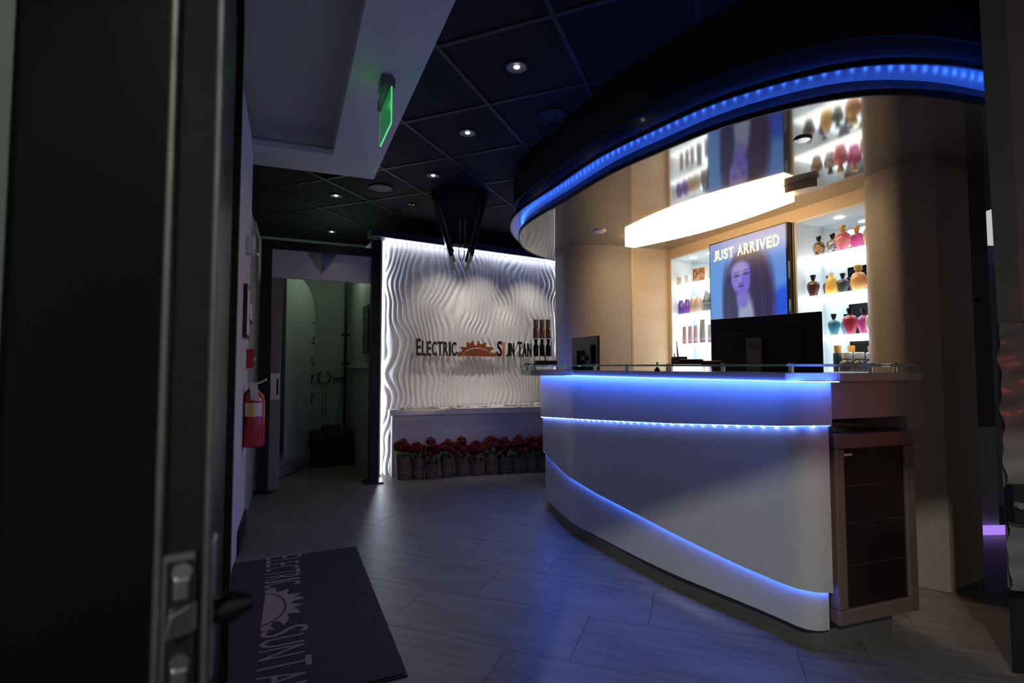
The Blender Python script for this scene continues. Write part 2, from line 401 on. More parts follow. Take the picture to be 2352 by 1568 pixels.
# sliding leaf with lock plate
sl = struct('door_2', 'grey sliding door leaf with a round-cornered lock plate')
wlf = (Vector(PV(640, 1128, bx(0,0.05,0), bx(1,0.05,0))[:2])-A).dot(du)
bb_box('leaf', 0.05, wlf, 0.04, 0.075, 0.012, 1.965, mat('grey door laminate', (0.27,0.245,0.25), 0.5), sl)
lkp = bb_box('lock_plate', 0.05, wlf-0.012, 0.028, 0.04, 0.83, 1.08, M_chrome, sl, bevel=0.004)
bb_box('lock_slot', 0.105, 0.122, 0.022, 0.029, 0.88, 1.03, M_black, lkp)
# room behind
back = 1.75
wr_ = struct('wall_booth', 'pale greenish walls of the spray booth room')
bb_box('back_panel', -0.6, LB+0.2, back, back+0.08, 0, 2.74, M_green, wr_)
rj = Vector(PZ(803, 1055, 0)); r0 = bx(LB, 0.09, 0)
dv = (rj.to_3d()-Vector((r0.x, r0.y, 0))).normalized(); nv = Vector((dv.y, -dv.x, 0))
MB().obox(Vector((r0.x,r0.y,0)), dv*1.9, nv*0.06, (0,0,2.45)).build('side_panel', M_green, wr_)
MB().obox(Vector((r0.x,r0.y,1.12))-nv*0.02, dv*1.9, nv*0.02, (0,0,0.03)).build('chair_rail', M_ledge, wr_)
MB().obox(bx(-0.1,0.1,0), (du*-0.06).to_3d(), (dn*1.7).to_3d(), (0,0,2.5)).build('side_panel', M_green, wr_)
# picture on the side wall
pc = thing('framed_picture', Vector((r0.x,r0.y,1.2)), 'dark framed picture on the side wall inside the booth room', 'picture')
MB().obox(Vector((r0.x,r0.y,1.28))+dv*0.12-nv*0.03, dv*0.32, nv*0.028, (0,0,0.50)).build('frame', M_blackmet, pc)
MB().obox(Vector((r0.x,r0.y,1.31))+dv*0.15-nv*0.034, dv*0.26, nv*0.004, (0,0,0.44)).build('print', mat('dim print', (0.06,0.07,0.07), 0.4, noise=0.4, nscale=8), pc)
# pipe
pp = thing('wall_pipe', bx(LB-0.33, back-0.06, 0), 'thin black pipe running up the booth room corner', 'pipe')
pb = PZ(801, 1056, 0); MB().tube([(pb.x-0.03, pb.y-0.1, 0), (pb.x-0.03, pb.y-0.1, 2.6)], 0.018).build('pipe', M_black, pp, True)
for z in (1.17, 1.52): MB().box((pb.x-0.03, pb.y-0.1, z), (0.10,0.05,0.03), 0.4).build('bracket', M_blackmet, pp)
# booth shell: tall curved shell with rounded outer edge and letters
bt = thing('spray_booth', bx(0.5, 0.9, 0), 'tall white stand-up tanning booth with curved edge and vertical lettering', 'tanning booth')
b0 = PZ(648, 1092, 0); b1 = PZ(718, 1062, 0)
bdir = (b1-b0); BL = bdir.length; bdir.normalize(); bnv = Vector((-bdir.y, bdir.x))
zt = 2.14; R = BL*0.72
outl = [(0,0.06)]
for a in range(0, 91, 10): outl.append((BL-R*0.9+R*0.9*math.sin(math.radians(a)), 0.06+0.38*(1-math.cos(math.radians(a)))))
for a in range(0, 91, 10): outl.append((BL-R*0.9+R*0.9*math.cos(math.radians(a)), zt-0.42+0.42*math.sin(math.radians(a))))
outl.append((0, zt))
m = MB(); v = []; 
for dd in (0, 0.05):
    for s, z in outl: p = b0+bdir*s+bnv*dd; v.append((p.x, p.y, z))
n = len(outl); m.add(v, [tuple(range(n)), tuple(range(n,2*n))[::-1]]+[(i,(i+1)%n,n+(i+1)%n,n+i) for i in range(n)]); m.build('door_shell', M_booth, bt)
ed = []
for s, z in outl[1:-1]: p = b0+bdir*(s+0.012)+bnv*0.03; ed.append((p.x, p.y, z))
MB().tube(ed, 0.016, 6).build('edge_trim', mat('dark booth trim', (0.03,0.03,0.032), 0.3), bt, True)
p = b0-bdir*0.10; MB().obox((p.x,p.y,0.22), (bdir*0.09).to_3d(), (bnv*0.05).to_3d(), (0,0,1.85)).build('side_window', mat('dim booth glass', (0.02,0.03,0.025), 0.15), bt)
p = b0-bdir*0.012; MB().obox((p.x,p.y,0.1), (bdir*0.012).to_3d(), (bnv*-0.01).to_3d(), (0,0,1.98)).build('pull_bar', M_chrome, bt)
p = b0-bdir*0.16-bnv*0.06; MB().obox((p.x,p.y,0.0), (bdir*(BL*0.75)).to_3d(), (bnv*0.6).to_3d(), (0,0,0.16)).build('base', mat('grey booth base', (0.2,0.2,0.19), 0.5), bt, bevel=0.03)
M_mark = mat('black vinyl mark', (0.02,0.02,0.022), 0.5)
def mark(z, segs):
    m = MB()
    for s0, z0, s1, z1 in segs:
        a = b0+bdir*(BL+s0)-bnv*0.004; b = b0+bdir*(BL+s1)-bnv*0.004; m.tube([(a.x,a.y,z+z0),(b.x,b.y,z+z1)], 0.006, 5)
    m.build('letter_mark', M_mark, bt)
mark(1.66, [(-0.07,0,-0.015,0.005)]); mark(1.50, [(-0.07,-0.05,-0.03,-0.03),(-0.03,-0.03,-0.015,0)]); mark(1.42, [(-0.075,0,-0.015,0)])
mark(1.15, [(-0.075,0.10,-0.07,0.03),(-0.07,0.03,-0.02,0)]); mark(0.92, [(-0.075,0,-0.075,0.12),(-0.075,0.12,-0.015,0.12),(-0.06,0.10,-0.02,0.10)]); mark(0.70, [(-0.075,0,-0.075,0.12),(-0.075,0.12,-0.02,0.10)])
# spray gun station and coil on the back wall, dark tub below
st = thing('spray_station', bx(0.9, back-0.05, 0), 'small wall control box with a hanging hose loop in the booth room', 'control box')
def onback(px, py, out=0.03): return PV(px, py, bx(0,back-out,0), bx(1,back-out,0))
c = onback(778, 858); MB().box(c, (0.14,0.04,0.10), math.atan2(du.y,du.x)).build('box', mat('grey box', (0.3,0.32,0.3), 0.5), st)
c = onback(745, 866); r = 0.075; dux = du.to_3d()
MB().tube([c+dux*r*math.sin(t)+Vector((0,0,r*math.cos(t))) for t in np.linspace(0.4, 5.9, 26)], 0.008, 6).build('hose_loop', M_black, st, True)
for px_ in (743, 750): MB().tube([onback(px_, 880), onback(px_-2, 905), onback(px_-1, 955)], 0.004, 5).build('hose', M_mongrey, st, True)
MB().tube([onback(785, 870), onback(780, 920), onback(770, 958)], 0.004, 5).build('cord', M_mongrey, st, True)
tb = thing('dark_tub', Vector((*PZ(762, 1058, 0), 0)), 'black storage tub on the booth room floor', 'tub')
c = PZ(760, 1066, 0); az = math.atan2(du.y, du.x)
MB().box((c.x, c.y+0.0, 0.20), (0.46,0.30,0.40), az).build('tub', M_black, tb, bevel=0.02)
MB().box((c.x, c.y+0.0, 0.43), (0.20,0.16,0.06), az).build('motor_cap', M_blackmet, tb, bevel=0.01)
# pennants on the header
for k, (pts, colr, lab) in enumerate((([(700,573),(742,575),(738,622)], (0.30,0.31,0.24), 'pale olive corner pennant on the white header above the booth doorway'),
                                      ([(742,575),(778,580),(738,626)], (0.13,0.15,0.34), 'blue corner pennant on the white header above the booth doorway'))):
    v = [PV(x, y, bx(0,0.026-0.004*k,0), bx(1,0.026-0.004*k,0)) for x, y in pts]; n3 = dn.to_3d()*0.004
    tag(MB().add(v+[p-n3 for p in v], [(0,1,2),(5,4,3),(0,3,4,1),(1,4,5,2),(2,5,3,0)]).build('paper_pennant', mat('pennant%d' % k, colr, 0.5, noise=0.2, nscale=20)), lab, 'pennant')
light('booth_room_light', 'POINT', bx(0.70, 0.75, 2.25), 3.2, (0.75, 1.0, 0.72), 0.15)

# ------------------------------------------------------------------ feature wall with wave relief
FA = PZ(875, 1092, 0); ztop = PV(878, 549, FA, FA+Vector((0.86,0.51)))[2]
FBp = PZ(1275, 602, ztop); fd = (FBp-FA); fd.normalize(); fn = Vector((fd.y, -fd.x))   # fn points to the room
FL = (FBp-FA).length + 0.05
def fw(s, out, z): p = FA+fd*s+fn*out; return Vector((p.x, p.y, z))
wback = tag(MB().obox(fw(-0.03,-0.12,0), (fd*(FL+0.06)).to_3d(), (fn*0.10).to_3d(), (0,0,ztop+0.02)).build('wall_back', M_black), 'free standing wall carrying the white wave relief', None, None, 'structure')
NX, NZ = 760, 110
xs = np.linspace(0, FL, NX); zs = np.linspace(0, ztop, NZ)
X, Z = np.meshgrid(xs, zs)
ph = 0.034*np.sin(7.0*Z+3.3*X)+0.020*np.sin(12.0*Z-5.0*X+2.0)+0.020*np.sin(4.0*Z+1.3*X+0.7)+0.008*np.sin(19*Z+9*X)
U = (X+ph)/0.064+0.45*np.sin(6.1*X+Z*2.6)+0.35*np.sin(11.3*X-4.1*Z+1)
tri = np.abs((U % 1.0)-0.5)*2
amp = 0.013+0.004*np.sin(3*X+2*Z)
H = 1.6*amp*(1-(1-tri)**1.7)+0.004
v = []
for i in range(NZ):
    for j in range(NX):
        p = FA+fd*X[i,j]+fn*(float(H[i,j])-0.02+0.0); v.append((p.x, p.y, Z[i,j]))
f = [(i*NX+j, i*NX+j+1, (i+1)*NX+j+1, (i+1)*NX+j) for i in range(NZ-1) for j in range(NX-1)]
m = MB(); m.v = v; m.f = f; m.build('wave_panel', M_wave, wback, True)
MB().obox(fw(-0.16,-0.06,ztop+0.0), (fd*(FL+0.3)).to_3d(), (fn*0.16).to_3d(), (0,0,0.075)).build('trim_1', mat('dark blue grey cap', (0.05,0.05,0.07), 0.6))['kind'] = 'structure'
ls = thing('wall_wash_strip', fw(FL/2,0.05,ztop-0.02), 'cool white light strip washing down and along the edges of the wave wall', 'light strip')
MB().obox(fw(0,0.045,ztop-0.012), (fd*FL).to_3d(), (fn*0.014).to_3d(), (0,0,0.008)).build('top_strip', M_whiteled, ls)
MB().obox(fw(-0.014,0.012,0.02), (fd*0.008).to_3d(), (fn*0.018).to_3d(), (0,0,ztop-0.05)).build('edge_strip', M_whiteled, ls)
MB().obox(fw(FL+0.004,0.012,0.7), (fd*0.008).to_3d(), (fn*0.018).to_3d(), (0,0,ztop-0.75)).build('edge_strip', M_whiteled, ls)
MB().obox(fw(-0.03,-0.02,0.0), (fd*0.012).to_3d(), (fn*0.05).to_3d(), (0,0,ztop)).build('edge_shroud', M_ledge, ls)

# planter ledge in front, a wedge that deepens to the right
zl = PV(893, 943, PZ(900,1100,0), PZ(1240,1078,0))[2]
qa = PZ(897, 1098, 0)+Vector((0.0,0.05)); qb = PZ(1262, 1079, 0)+Vector((0.0,0.10))
sA = (qa-FA).dot(fd); sB = (qb-FA).dot(fd)
pln = struct('trim_2', 'white wedge-shaped ledge box below the wave wall'); pd_ = (qb-qa).normalized(); pn = Vector((pd_.y,-pd_.x))
fa_ = fw(sA+0.02,0.02,0).xy; fb_ = fw(min(sB+0.3,FL),0.02,0).xy
MB().prism([tuple(qa), tuple(qb+pd_*0.15), tuple(fb_), tuple(fa_)], 0, zl-0.06).build('ledge_box', M_ledge, pln)
MB().prism([tuple(qa-pd_*0.025+pn*0.02), tuple(qb+pd_*0.15+pn*0.02), tuple(fb_), tuple(fa_-pd_*0.03)], zl-0.06, zl).build('ledge_top', M_ledge, pln, bevel=0.002)
wl0 = (qa+qb)/2-pn*0.03; light('ledge_wash', 'AREA', (wl0.x, wl0.y, zl+0.03), 0.6, (1.0,0.85,0.66), 1.5, 0.02, (fw((sA+sB)/2,0,0).x, fw((sA+sB)/2,0,0).y, zl+0.35))
bpy.data.objects['ledge_wash'].rotation_euler = (Vector(bpy.data.objects['ledge_wash'].rotation_euler)[0], 0, bpy.data.objects['ledge_wash'].rotation_euler[2])
pebs = []
for k in range(46):
    t = rng.uniform(0.03, 0.98); a = qa.lerp(qb, t); b = fa_.lerp(fb_, t); w = rng.uniform(0.04, 0.55) if k % 2 else rng.uniform(0.03, 0.16)
    if t < .15: w = rng.uniform(0.1, .5)
    if abs(w*(b-a).length-0.06) < 0.02: w += 0.2
    p = a.lerp(b, w)
    if k < 3:
        r0_ = 0.026; prof = [(0.001,0),(r0_*0.8,0.002),(r0_,0.010),(r0_*0.75,0.018),(0.001,0.022)]
        m = MB().lathe(prof, 9, sx=1+0.25*k, sy=0.9); o = m.build('pebble', M_pebble, smooth=True, local=True); pebs.append(o)
    else: o = pebs[k % 3].copy(); COL.objects.link(o)
    o.location = (p.x, p.y, zl); o.rotation_euler = (0,0,rng.uniform(0,6)); sc = rng.uniform(0.6, 1.25); o.scale = (sc, sc, sc*rng.uniform(0.7,1.1))
    tag(o, 'small pale pebble scattered on the white ledge below the wave wall', 'pebble', 'pebbles along the ledge of the wave wall')

# sign letters: ELECTRIC (sun) SUN TAN
sg = thing('wall_sign', fw(1.1,0.05,1.2), 'dark lettered salon sign with copper half sun standing off the wave wall', 'sign')
def sgp(px, py): return PV(px, py, fw(0,0.07,0), fw(1,0.07,0))
def s_of(px, py): return (Vector(sgp(px,py)[:2])-FA).dot(fd)
zb = sgp(1090, 818)[2]; ux = fd.to_3d(); uz = Vector((0,0,1))
def letters(word, x0, x1, hbig, hsm, m, depth=0.018):
    s0, s1_ = s_of(x0, 800), s_of(x1, 800); n = len(word); wd = {'I':0.38,'E':0.85,'L':0.8,'N':1.15,'T':1.0,'A':1.1,'U':1.1}
    ws = [wd.get(c, 1.0)*(1.12 if i == 0 else 1) for i, c in enumerate(word)]; gap = 0.2
    tot = sum(ws)+gap*(n-1); x = s0; un_ = (s1_-s0)/tot
    for i, c in enumerate(word):
        org = fw(0,0.06,zb)
        place_letter(c, x, ws[i]*un_, hbig if i == 0 else hsm, org, ux, uz, depth, 0.02).build('letter', m, sg); x += (ws[i]+gap)*un_
letters('ELECTRIC', 956, 1048, 0.185, 0.160, M_letter)
letters('S', 1142, 1153, 0.185, 0.18, M_letter); letters('I', 1155.5, 1158.5, 0.175, 0.17, M_orange2); letters('JN', 1163, 1181, 0.165, 0.165, M_letter)
letters('TAN', 1189, 1221, 0.185, 0.168, M_letter)
# half sun from its outline in the sign zoom (u,v of 2352x627 window 940..1240 x 760..840)
def zz(u, v): return sgp(940+u*300/2352, 760+v*80/627)
SUN = [(895,460),(870,425),(850,370),(885,380),(930,370),(955,375),(952,350),(945,320),(915,285),(960,282),(1000,288),(1028,300),(1038,240),(1040,195),(1070,210),(1095,240),(1110,205),(1150,168),(1155,210),(1165,245),(1188,265),(1215,250),(1235,215),(1248,172),(1262,215),(1285,250),(1310,228),(1350,215),(1395,208),(1375,240),(1370,288),(1400,292),(1440,285),(1490,295),(1535,322),(1500,328),(1470,345),(1455,365),(1470,388),(1505,400),(1545,392),(1570,372),(1582,400),(1572,440),(1555,460)]
ARC = [(1220+262*math.cos(math.radians(a))*-1, 475-165*math.sin(math.radians(a))) for a in range(5, 176, 10)]
import mathutils.geometry as MG
def poly_solid(P2, to3, n3, depth):    # P2 2D polygon, to3 maps to a plane, extruded along n3
    tris = MG.tessellate_polygon([[Vector((p[0],p[1],0)) for p in P2]]); v = [to3(*p) for p in P2]; n = len(v)
    vv = v+[p+n3*depth for p in v]; f = [tuple(t) for t in tris]+[tuple(i+n for i in t)[::-1] for t in tris]+[(i,(i+1)%n,n+(i+1)%n,n+i) for i in range(n)]
    return MB().add(vv, f)
def sun3(u, v, out=0.0):
    p = zz(u, v); q_ = Vector((p.x,p.y))-FA; s = q_.dot(fd); return fw(s, 0.06, p.z)
outer = SUN[:]; 
arc_in = [(1220+258*math.cos(math.radians(a)), 470-157*math.sin(math.radians(a))) for a in range(4, 177, 8)]   # right to left
arc_out = [(1220+275*math.cos(math.radians(a)), 470-170*math.sin(math.radians(a))) for a in range(4, 177, 8)]
ring = outer+arc_out
ring = [(895,460)]+SUN[1:]+arc_out
poly_solid(ring, sun3, fn.to_3d(), 0.018).build('sun_rays', M_orange, sg)
poly_solid(arc_in, sun3, fn.to_3d(), 0.018).build('sun_disc', M_orange, sg)

# warm spots onto the wave wall from the ceiling
def ceil_at(px, py): p = PZ(px, py, HC); return p
DL = [(1187,154),(1074,305),(995,403),(772,449),(762,532)]
labs = ['recessed ceiling spotlight nearest the entry, largest of the row','second recessed spotlight from the entry in the black ceiling','third recessed spotlight, beside the hanging screens','recessed spotlight left of the hanging screens near the white entry ceiling','small far recessed spotlight above the booth doorway']
dproto = None
for k, (x, y) in enumerate(DL):
    p = ceil_at(x, y)
    t = thing('ceiling_spotlight', (p.x, p.y, HC), labs[k], 'ceiling light', 'recessed spotlights in the black ceiling')
    tr_ = MB().lathe([(0.034,0.02),(0.030,-0.001),(0.050,-0.006),(0.056,-0.003),(0.056,0.0)], 24).build('trim_ring', M_mongrey, t, True, True)
    MB().lathe([(0.0335,0.001),(0.022,0.004),(0.001,0.005)], 20).build('reflector', M_reflector, tr_, True, True)
    bo = MB().lathe([(0.001,-0.002),(0.014,-0.0035),(0.017,0.001),(0.001,0.003)], 16).build('bulb', M_bulb, tr_, True, True)
    tgt = [(0.2,2.9,0), (-0.2,4.2,0), None, (-1.6,4.7,0), (-2.1,5.9,0)][k]
    if tgt: light('spotlight_beam', 'SPOT', (p.x, p.y, HC-0.03), 2.2, (1.0,0.9,0.74), 0.02, None, tgt, 62, 0.8)
for s, e, x in ((0.70, 11.0, -0.05), (1.15, 15.0, 0.0), (1.80, 15.0, 0.05)):
    a = fw(s+x, 0.62, 2.70); light('wall_spot_beam', 'SPOT', a, e*2.1, (1.0,0.93,0.83), 0.015, None, fw(s, 0.0, 1.15), 64, 0.75)

# speaker grilles, sprinkler, detectors
for x, y, r, lab in ((875,432,0.11,'round black speaker grille in the ceiling beside the white entry ceiling'), (1270,264,0.09,'round dark speaker grille in the ceiling left of the blue canopy')):
    p = ceil_at(x, y); t = thing('ceiling_speaker', (p.x,p.y,HC), lab, 'speaker')
    MB().lathe([(r,0.0),(r,-0.006),(r*0.93,-0.009),(r*0.92,-0.004),(0.001,-0.004)], 28).build('grille', M_bar, t, True, True)
p = ceil_at(945,470); t = thing('fire_sprinkler', (p.x,p.y,HC), 'small sprinkler rosette in the black ceiling', 'sprinkler')
MB().lathe([(0.035,0),(0.035,-0.004),(0.022,-0.006),(0.020,-0.001),(0.001,-0.001)], 20).build('rosette', M_chrome, t, True, True)
MB().lathe([(0.006,0),(0.006,-0.02),(0.014,-0.022),(0.014,-0.024),(0.001,-0.024)], 10).build('head', M_blackmet, t, True, True)

# ------------------------------------------------------------------ canopy over the desk
ZS = 2.236
rim_px = [(2258,236),(2119,218),(1964,221),(1810,249),(1655,292.5),(1526,344),(1398,401),(1295,462.5),(1217,509),(1192,536),(1196,562),(1222,582),(1274,599)]
rim = [PZ(x, y, ZS) for x, y in rim_px]
e = rim[-1]; b_ = rim[0]
rim += [Vector((0.95,5.75)), Vector((1.7,5.95)), Vector((2.5,5.5)), Vector((3.1,4.7)), Vector((3.35,3.8)), Vector((3.2,3.0)), Vector((2.75,2.45)), Vector((2.35,2.2))]
RIM = resample(spline(rim, 12, True), 0.05, True)
ar = sum(RIM[i].x*RIM[(i+1)%len(RIM)].y-RIM[(i+1)%len(RIM)].x*RIM[i].y for i in range(len(RIM)))
SG = 1 if ar > 0 else -1           # offset(+SG) goes outward
def OFF(d): return offset(RIM, d*SG, True)
cn = thing('canopy', (1.7,3.9,ZS), 'large curved canopy over the desk with two blue lit coves and glossy silver underside', 'ceiling canopy')
def ring_prism(name, o, i, z0, z1, m):
    n = len(o); v = [(*p,z0) for p in o]+[(*p,z1) for p in o]+[(*p,z1) for p in i]+[(*p,z0) for p in i]
    f = []
    for k in range(n):
        j = (k+1)%n
        for a in range(4): b = (a+1)%4; f.append((a*n+k, a*n+j, b*n+j, b*n+k))
    return MB().add(v, f).build(name, m, cn)
MB().prism([tuple(p) for p in OFF(-0.004)], ZS, ZS+0.012).build('soffit', M_soffit, cn)
ring_prism('lower_rim', OFF(0.0), OFF(-0.012), ZS-0.002, ZS+0.024, M_blackmet)
MB().prism([tuple(p) for p in OFF(-0.002)], ZS+0.013, ZS+0.024).build('lower_deck', M_glosdark, cn)
ring_prism('lower_fascia', OFF(-0.042), OFF(-0.06), ZS+0.024, 2.32, M_glosdark)
MB().prism([tuple(p) for p in OFF(0.066)], 2.32, 2.328).build('upper_soffit', M_glosund, cn)
MB().prism([tuple(p) for p in OFF(0.066)], 2.3285, 2.344).build('upper_deck', M_glosdark, cn)
ring_prism('upper_rim', OFF(0.072), OFF(0.062), 2.319, 2.345, M_blackmet)
ring_prism('upper_fascia', OFF(0.03), OFF(0.012), 2.345, 2.455, M_glosdark)
MB().prism([tuple(p) for p in OFF(0.038)], 2.455, HC+0.003).build('bulkhead', M_black, cn)
nR = len(RIM)
def led_ring(off, z, dotstep, strength_mat, doff):
    P = OFF(off); m = MB(); i2 = OFF(off-0.006)
    ring_prism('light_strip', P, i2, z, z+0.005, strength_mat)
    Q = resample(OFF(doff), dotstep, True); d = MB()
    for p in Q:
        if p.y < 5.4 and p.x < 2.4: d.box((p.x,p.y,z+0.008), (0.007,0.007,0.005))
    tag(d.build('diode_row', M_dot, cn), None, None, None, 'stuff')
led_ring(-0.018, ZS+0.026, 0.05, M_blueled, -0.034)
led_ring(0.05, 2.347, 0.05, mat('dim blue strip', (0,0,0.1), 0.5, emit=(0.002,0.068,1.0), estr=13.0), 0.038)
# recessed discs in soffit
for x, y, r, lab in ((1376,530,0.055,'small white round cover in the canopy underside above the left column'), (1844,318,0.035,'round black ringed detector in the canopy underside')):
    p = PZ(x, y, ZS); t = thing('soffit_disc', (p.x,p.y,ZS), lab, 'detector')
    MB().lathe([(r,0.0),(r,-0.006),(r*0.9,-0.010),(0.001,-0.011)], 26).build('cover', M_ledge if r > 0.04 else M_chrome, t, True, True)
    if r < 0.04: MB().lathe([(r+0.006,0.0),(r+0.006,-0.003),(r+0.001,-0.003),(r+0.001,0)], 26).build('ring', M_black, t, True, True)

# lamp under the canopy
lp = thing('linear_ceiling_lamp', (1.3,3.4,ZS), 'long glowing warm linear lamp with a rounded wooden end under the canopy', 'lamp')
l0 = PZ(1425, 548, ZS-0.02); l1 = PZ(1830, 418, ZS-0.02); ld = (l1-l0); LL = ld.length; ld.normalize(); lnm = Vector((-ld.y, ld.x))
if lnm.x < 0: lnm = -lnm
def lens(L, w, n=16, square=0.0):
    P = []
    for i in range(n+1): t = i/n; P.append((t*L, -w*(0.35*square+(1-0.35*square)*math.sin(math.pi*t)) if square else -w*math.sin(math.pi*t)**0.6))
    for i in range(n+1): t = 1-i/n; P.append((t*L, w*(0.35*square+(1-0.35*square)*math.sin(math.pi*t)) if square else w*math.sin(math.pi*t)**0.6))
    return P
cL = l0+lnm*0.10
def lmap(P, x0=0): return [tuple(cL+ld*(x+x0)+lnm*y) for x, y in P]
MB().prism(lmap(lens(LL*0.26, 0.05, 16)[:-1][1:], LL*0.78), ZS-0.045, ZS).build('end_cap', M_maple, lp)
MB().prism(lmap(lens(LL*0.93, 0.15, 18, 1.0)), ZS-0.082, ZS-0.002).build('diffuser', M_lamp, lp, bevel=0.006)

# ------------------------------------------------------------------ columns and display wall behind desk
def col_prism(name, pts, z1, m, label):
    o = thing(name, (pts[0][0], pts[0][1], 0), label, 'column'); MB().prism([tuple(p) for p in pts], 0.0, z1).build('shaft', m, o, True)
    return o
lc = [PZ(x, y, ZS) for x, y in ((1275,578),(1295,569),(1325,564),(1360,562),(1400,563),(1449,567))]
lcs = spline(lc, 5); kx = lcs[0]; 
lcol = col_prism('left_column', lcs+[Vector((lcs[-1].x+0.10, lcs[-1].y+0.9)), Vector((kx.x+0.15, kx.y+0.9))], ZS, M_colwood, 'rounded beige laminate column left of the display shelves')
MB().strip([tuple(lcs[-1]+Vector((0.0,-0.004))), tuple(lcs[-1]+Vector((0.016,-0.004)))], 0.0, ZS, -0.012).build('edge_strip', M_maple, lcol)
rc_px = [(1988,411),(2016,395.6),(2057,379.5),(2093,372),(2145,364)]
rc = spline([PZ(1984,432,ZS)]+[PZ(x, y, ZS) for x, y in rc_px], 6)
far_r = PZ(2262, 1326, 0)
rcol = col_prism('right_column', rc+[far_r, far_r+Vector((0.35,0.8)), rc[0]+Vector((0.55,0.35))], ZS, M_colwood, 'large beige laminate column with a rounded front right of the display shelves')
kk = offset([tuple(p) for p in rc[-6:]]+[tuple(far_r)], 0.0)
# display wall: frame line from bulkhead
BA = PZ(1533, 575, ZS); BB = PZ(1990, 429, ZS); bd = (BB-BA).normalized(); bn = Vector((-bd.y, bd.x))
if bn.x < 0: bn = -bn                       # bn points into the cabinets
def bw(s, dep, z): p = BA+bd*s+bn*dep; return Vector((p.x,p.y,z))
def s_bw(px, py=700): return (Vector(PV(px, py, BA, BB)[:2])-BA).dot(bd)
def z_bw(px, py): return PV(px, py, BA, BB)[2]
BLn = (BB-BA).length
dw = struct('wall_display', 'pale maple display wall between the two columns')
def dbox(name, s0, s1, d0, d1, z0, z1, m, par, bevel=0): return MB().obox(bw(s0,d0,z0), (bd*(s1-s0)).to_3d(), (bn*(d1-d0)).to_3d(), (0,0,z1-z0)).build(name, m, par, bevel=bevel)
sL0, sL1 = s_bw(1541), s_bw(1636); sR0, sR1 = s_bw(1829), s_bw(1990)+0.28
ZT = z_bw(1831, 508); DEP = 0.26
pa = lcs[-1]+Vector((0.016,0.0)); dd = (BA-pa)
MB().obox(Vector((*pa,0)), dd.to_3d(), (Vector((-dd.y,dd.x)).normalized()*0.04).to_3d(), (0,0,ZS)).build('side_panel', M_maple, dw)
dbox('top_panel', -0.02, BLn+0.3, 0, 0.06, ZT, ZS, M_maple, dw)
dbox('stile', -0.0, sL0, 0, 0.05, 0, ZT, M_maple, dw)
dbox('centre_panel', sL1+0.012, sR0-0.012, 0.0, DEP, 0, ZT, M_maple, dw)
dbox('base_panel', -0.0, BLn+0.3, -0.005, 0.02, 0, 0.82, M_maple, dw)
SZ = [1.885, 1.615, 1.345, 1.075]
def cabinet(s0, s1, lab):
    c = thing('display_cabinet', bw((s0+s1)/2, 0.1, 0.82), lab, 'cabinet')
    dbox('side', s0-0.0, s0+0.012, 0.0, DEP, 0.82, ZT, M_shelfin, c); dbox('side', s1-0.012, s1, 0.0, DEP, 0.82, ZT, M_shelfin, c)
    dbox('top', s0, s1, 0.0, DEP, ZT-0.012, ZT, M_shelfin, c); dbox('bottom', s0, s1, 0.0, DEP, 0.82, 0.84, M_shelfin, c)
    dbox('mirror_back', s0, s1, DEP, DEP+0.006, 0.82, ZT, M_mirror, c)
    for z in SZ: dbox('lit_shelf', s0+0.012, s1-0.012, 0.005, DEP-0.002, z-0.022, z, M_shelf, c)
    n = 1 if s1-s0 < 0.45 else 2
    for k in range(n):
        p = bw(s0+(s1-s0)*(0.5 if n == 1 else 0.3+0.4*k), 0.14, ZT-0.012)
        MB().lathe([(0.028,0),(0.028,-0.004),(0.001,-0.005)], 18, p).build('puck_light', mat('puck light', (1,1,1), 0.5, emit=(0.95,0.97,1.0), estr=9), c)
    return c
cabinet(sL0, sL1, 'left lit display cabinet of boxes and tubes beside the screen')
cabinet(sR0, sR1, 'right lit display cabinet of flared lotion bottles with a mirror back')

# poster screen
sc0, sc1 = s_bw(1641, 600), s_bw(1822, 600); zt0 = z_bw(1640, 563.5)
tv = thing('wall_screen', bw((sc0+sc1)/2, -0.03, 0.9), 'tall lit advertising screen between the two display cabinets', 'screen')
SH = 1.22
dbox('frame', sc0, sc1, -0.055, -0.002, zt0-SH, zt0, M_tvblack, tv, bevel=0.003)
IW, IH = 200, 330
yy, xx = np.mgrid[0:IH, 0:IW]; u = xx/IW; vv = 1-yy/IH*1.0      # vv 1 at top when yy=0
vv = vv
img = np.zeros((IH, IW, 3)); base1 = np.array([0.35,0.58,0.90]); base2 = np.array([0.45,0.66,0.92])
img[:] = base1+(base2-base1)*(1-u[...,None])*0.6
def soft(d, w=0.02): return np.clip(0.5-d/w, 0, 1)[..., None]
def ell(cx, cy, rx, ry, rot=0):
    c, s = math.cos(rot), math.sin(rot); X_ = (u-cx)*c+(vv-cy)*s*1.65; Y_ = -(u-cx)*s+(vv-cy)*c*1.65
    return np.sqrt((X_/rx)**2+(Y_/ry)**2)-1
def put(mask, col): img[:] = img*(1-mask)+np.array(col)*mask
put(soft(ell(0.97,0.36,0.24,0.46), .2), (0.14,0.34,0.88)); put(soft(ell(0.16,0.20,0.20,0.40), .3), (0.40,0.60,0.92))
st_ = 0.5+0.25*np.sin(u*130+2*np.sin(vv*7))+0.25*np.sin(u*57+vv*9)
hc = np.array([0.20,0.17,0.33])[None,None]*(0.86+0.28*st_[...,None])
def hairput(d, w, k=1.0):
    global img
    mk = soft(d, w)*k; img = img*(1-mk)+hc*mk
hairput(ell(0.51,0.77,0.235,0.26), .2); hairput(ell(0.30,0.44,0.115,0.62,0.07), .4, .92); hairput(ell(0.67,0.46,0.185,0.66,-0.07), .35)
put(soft(ell(0.85,0.30,0.05,0.35), .6)*0.5, (0.35,0.30,0.80))
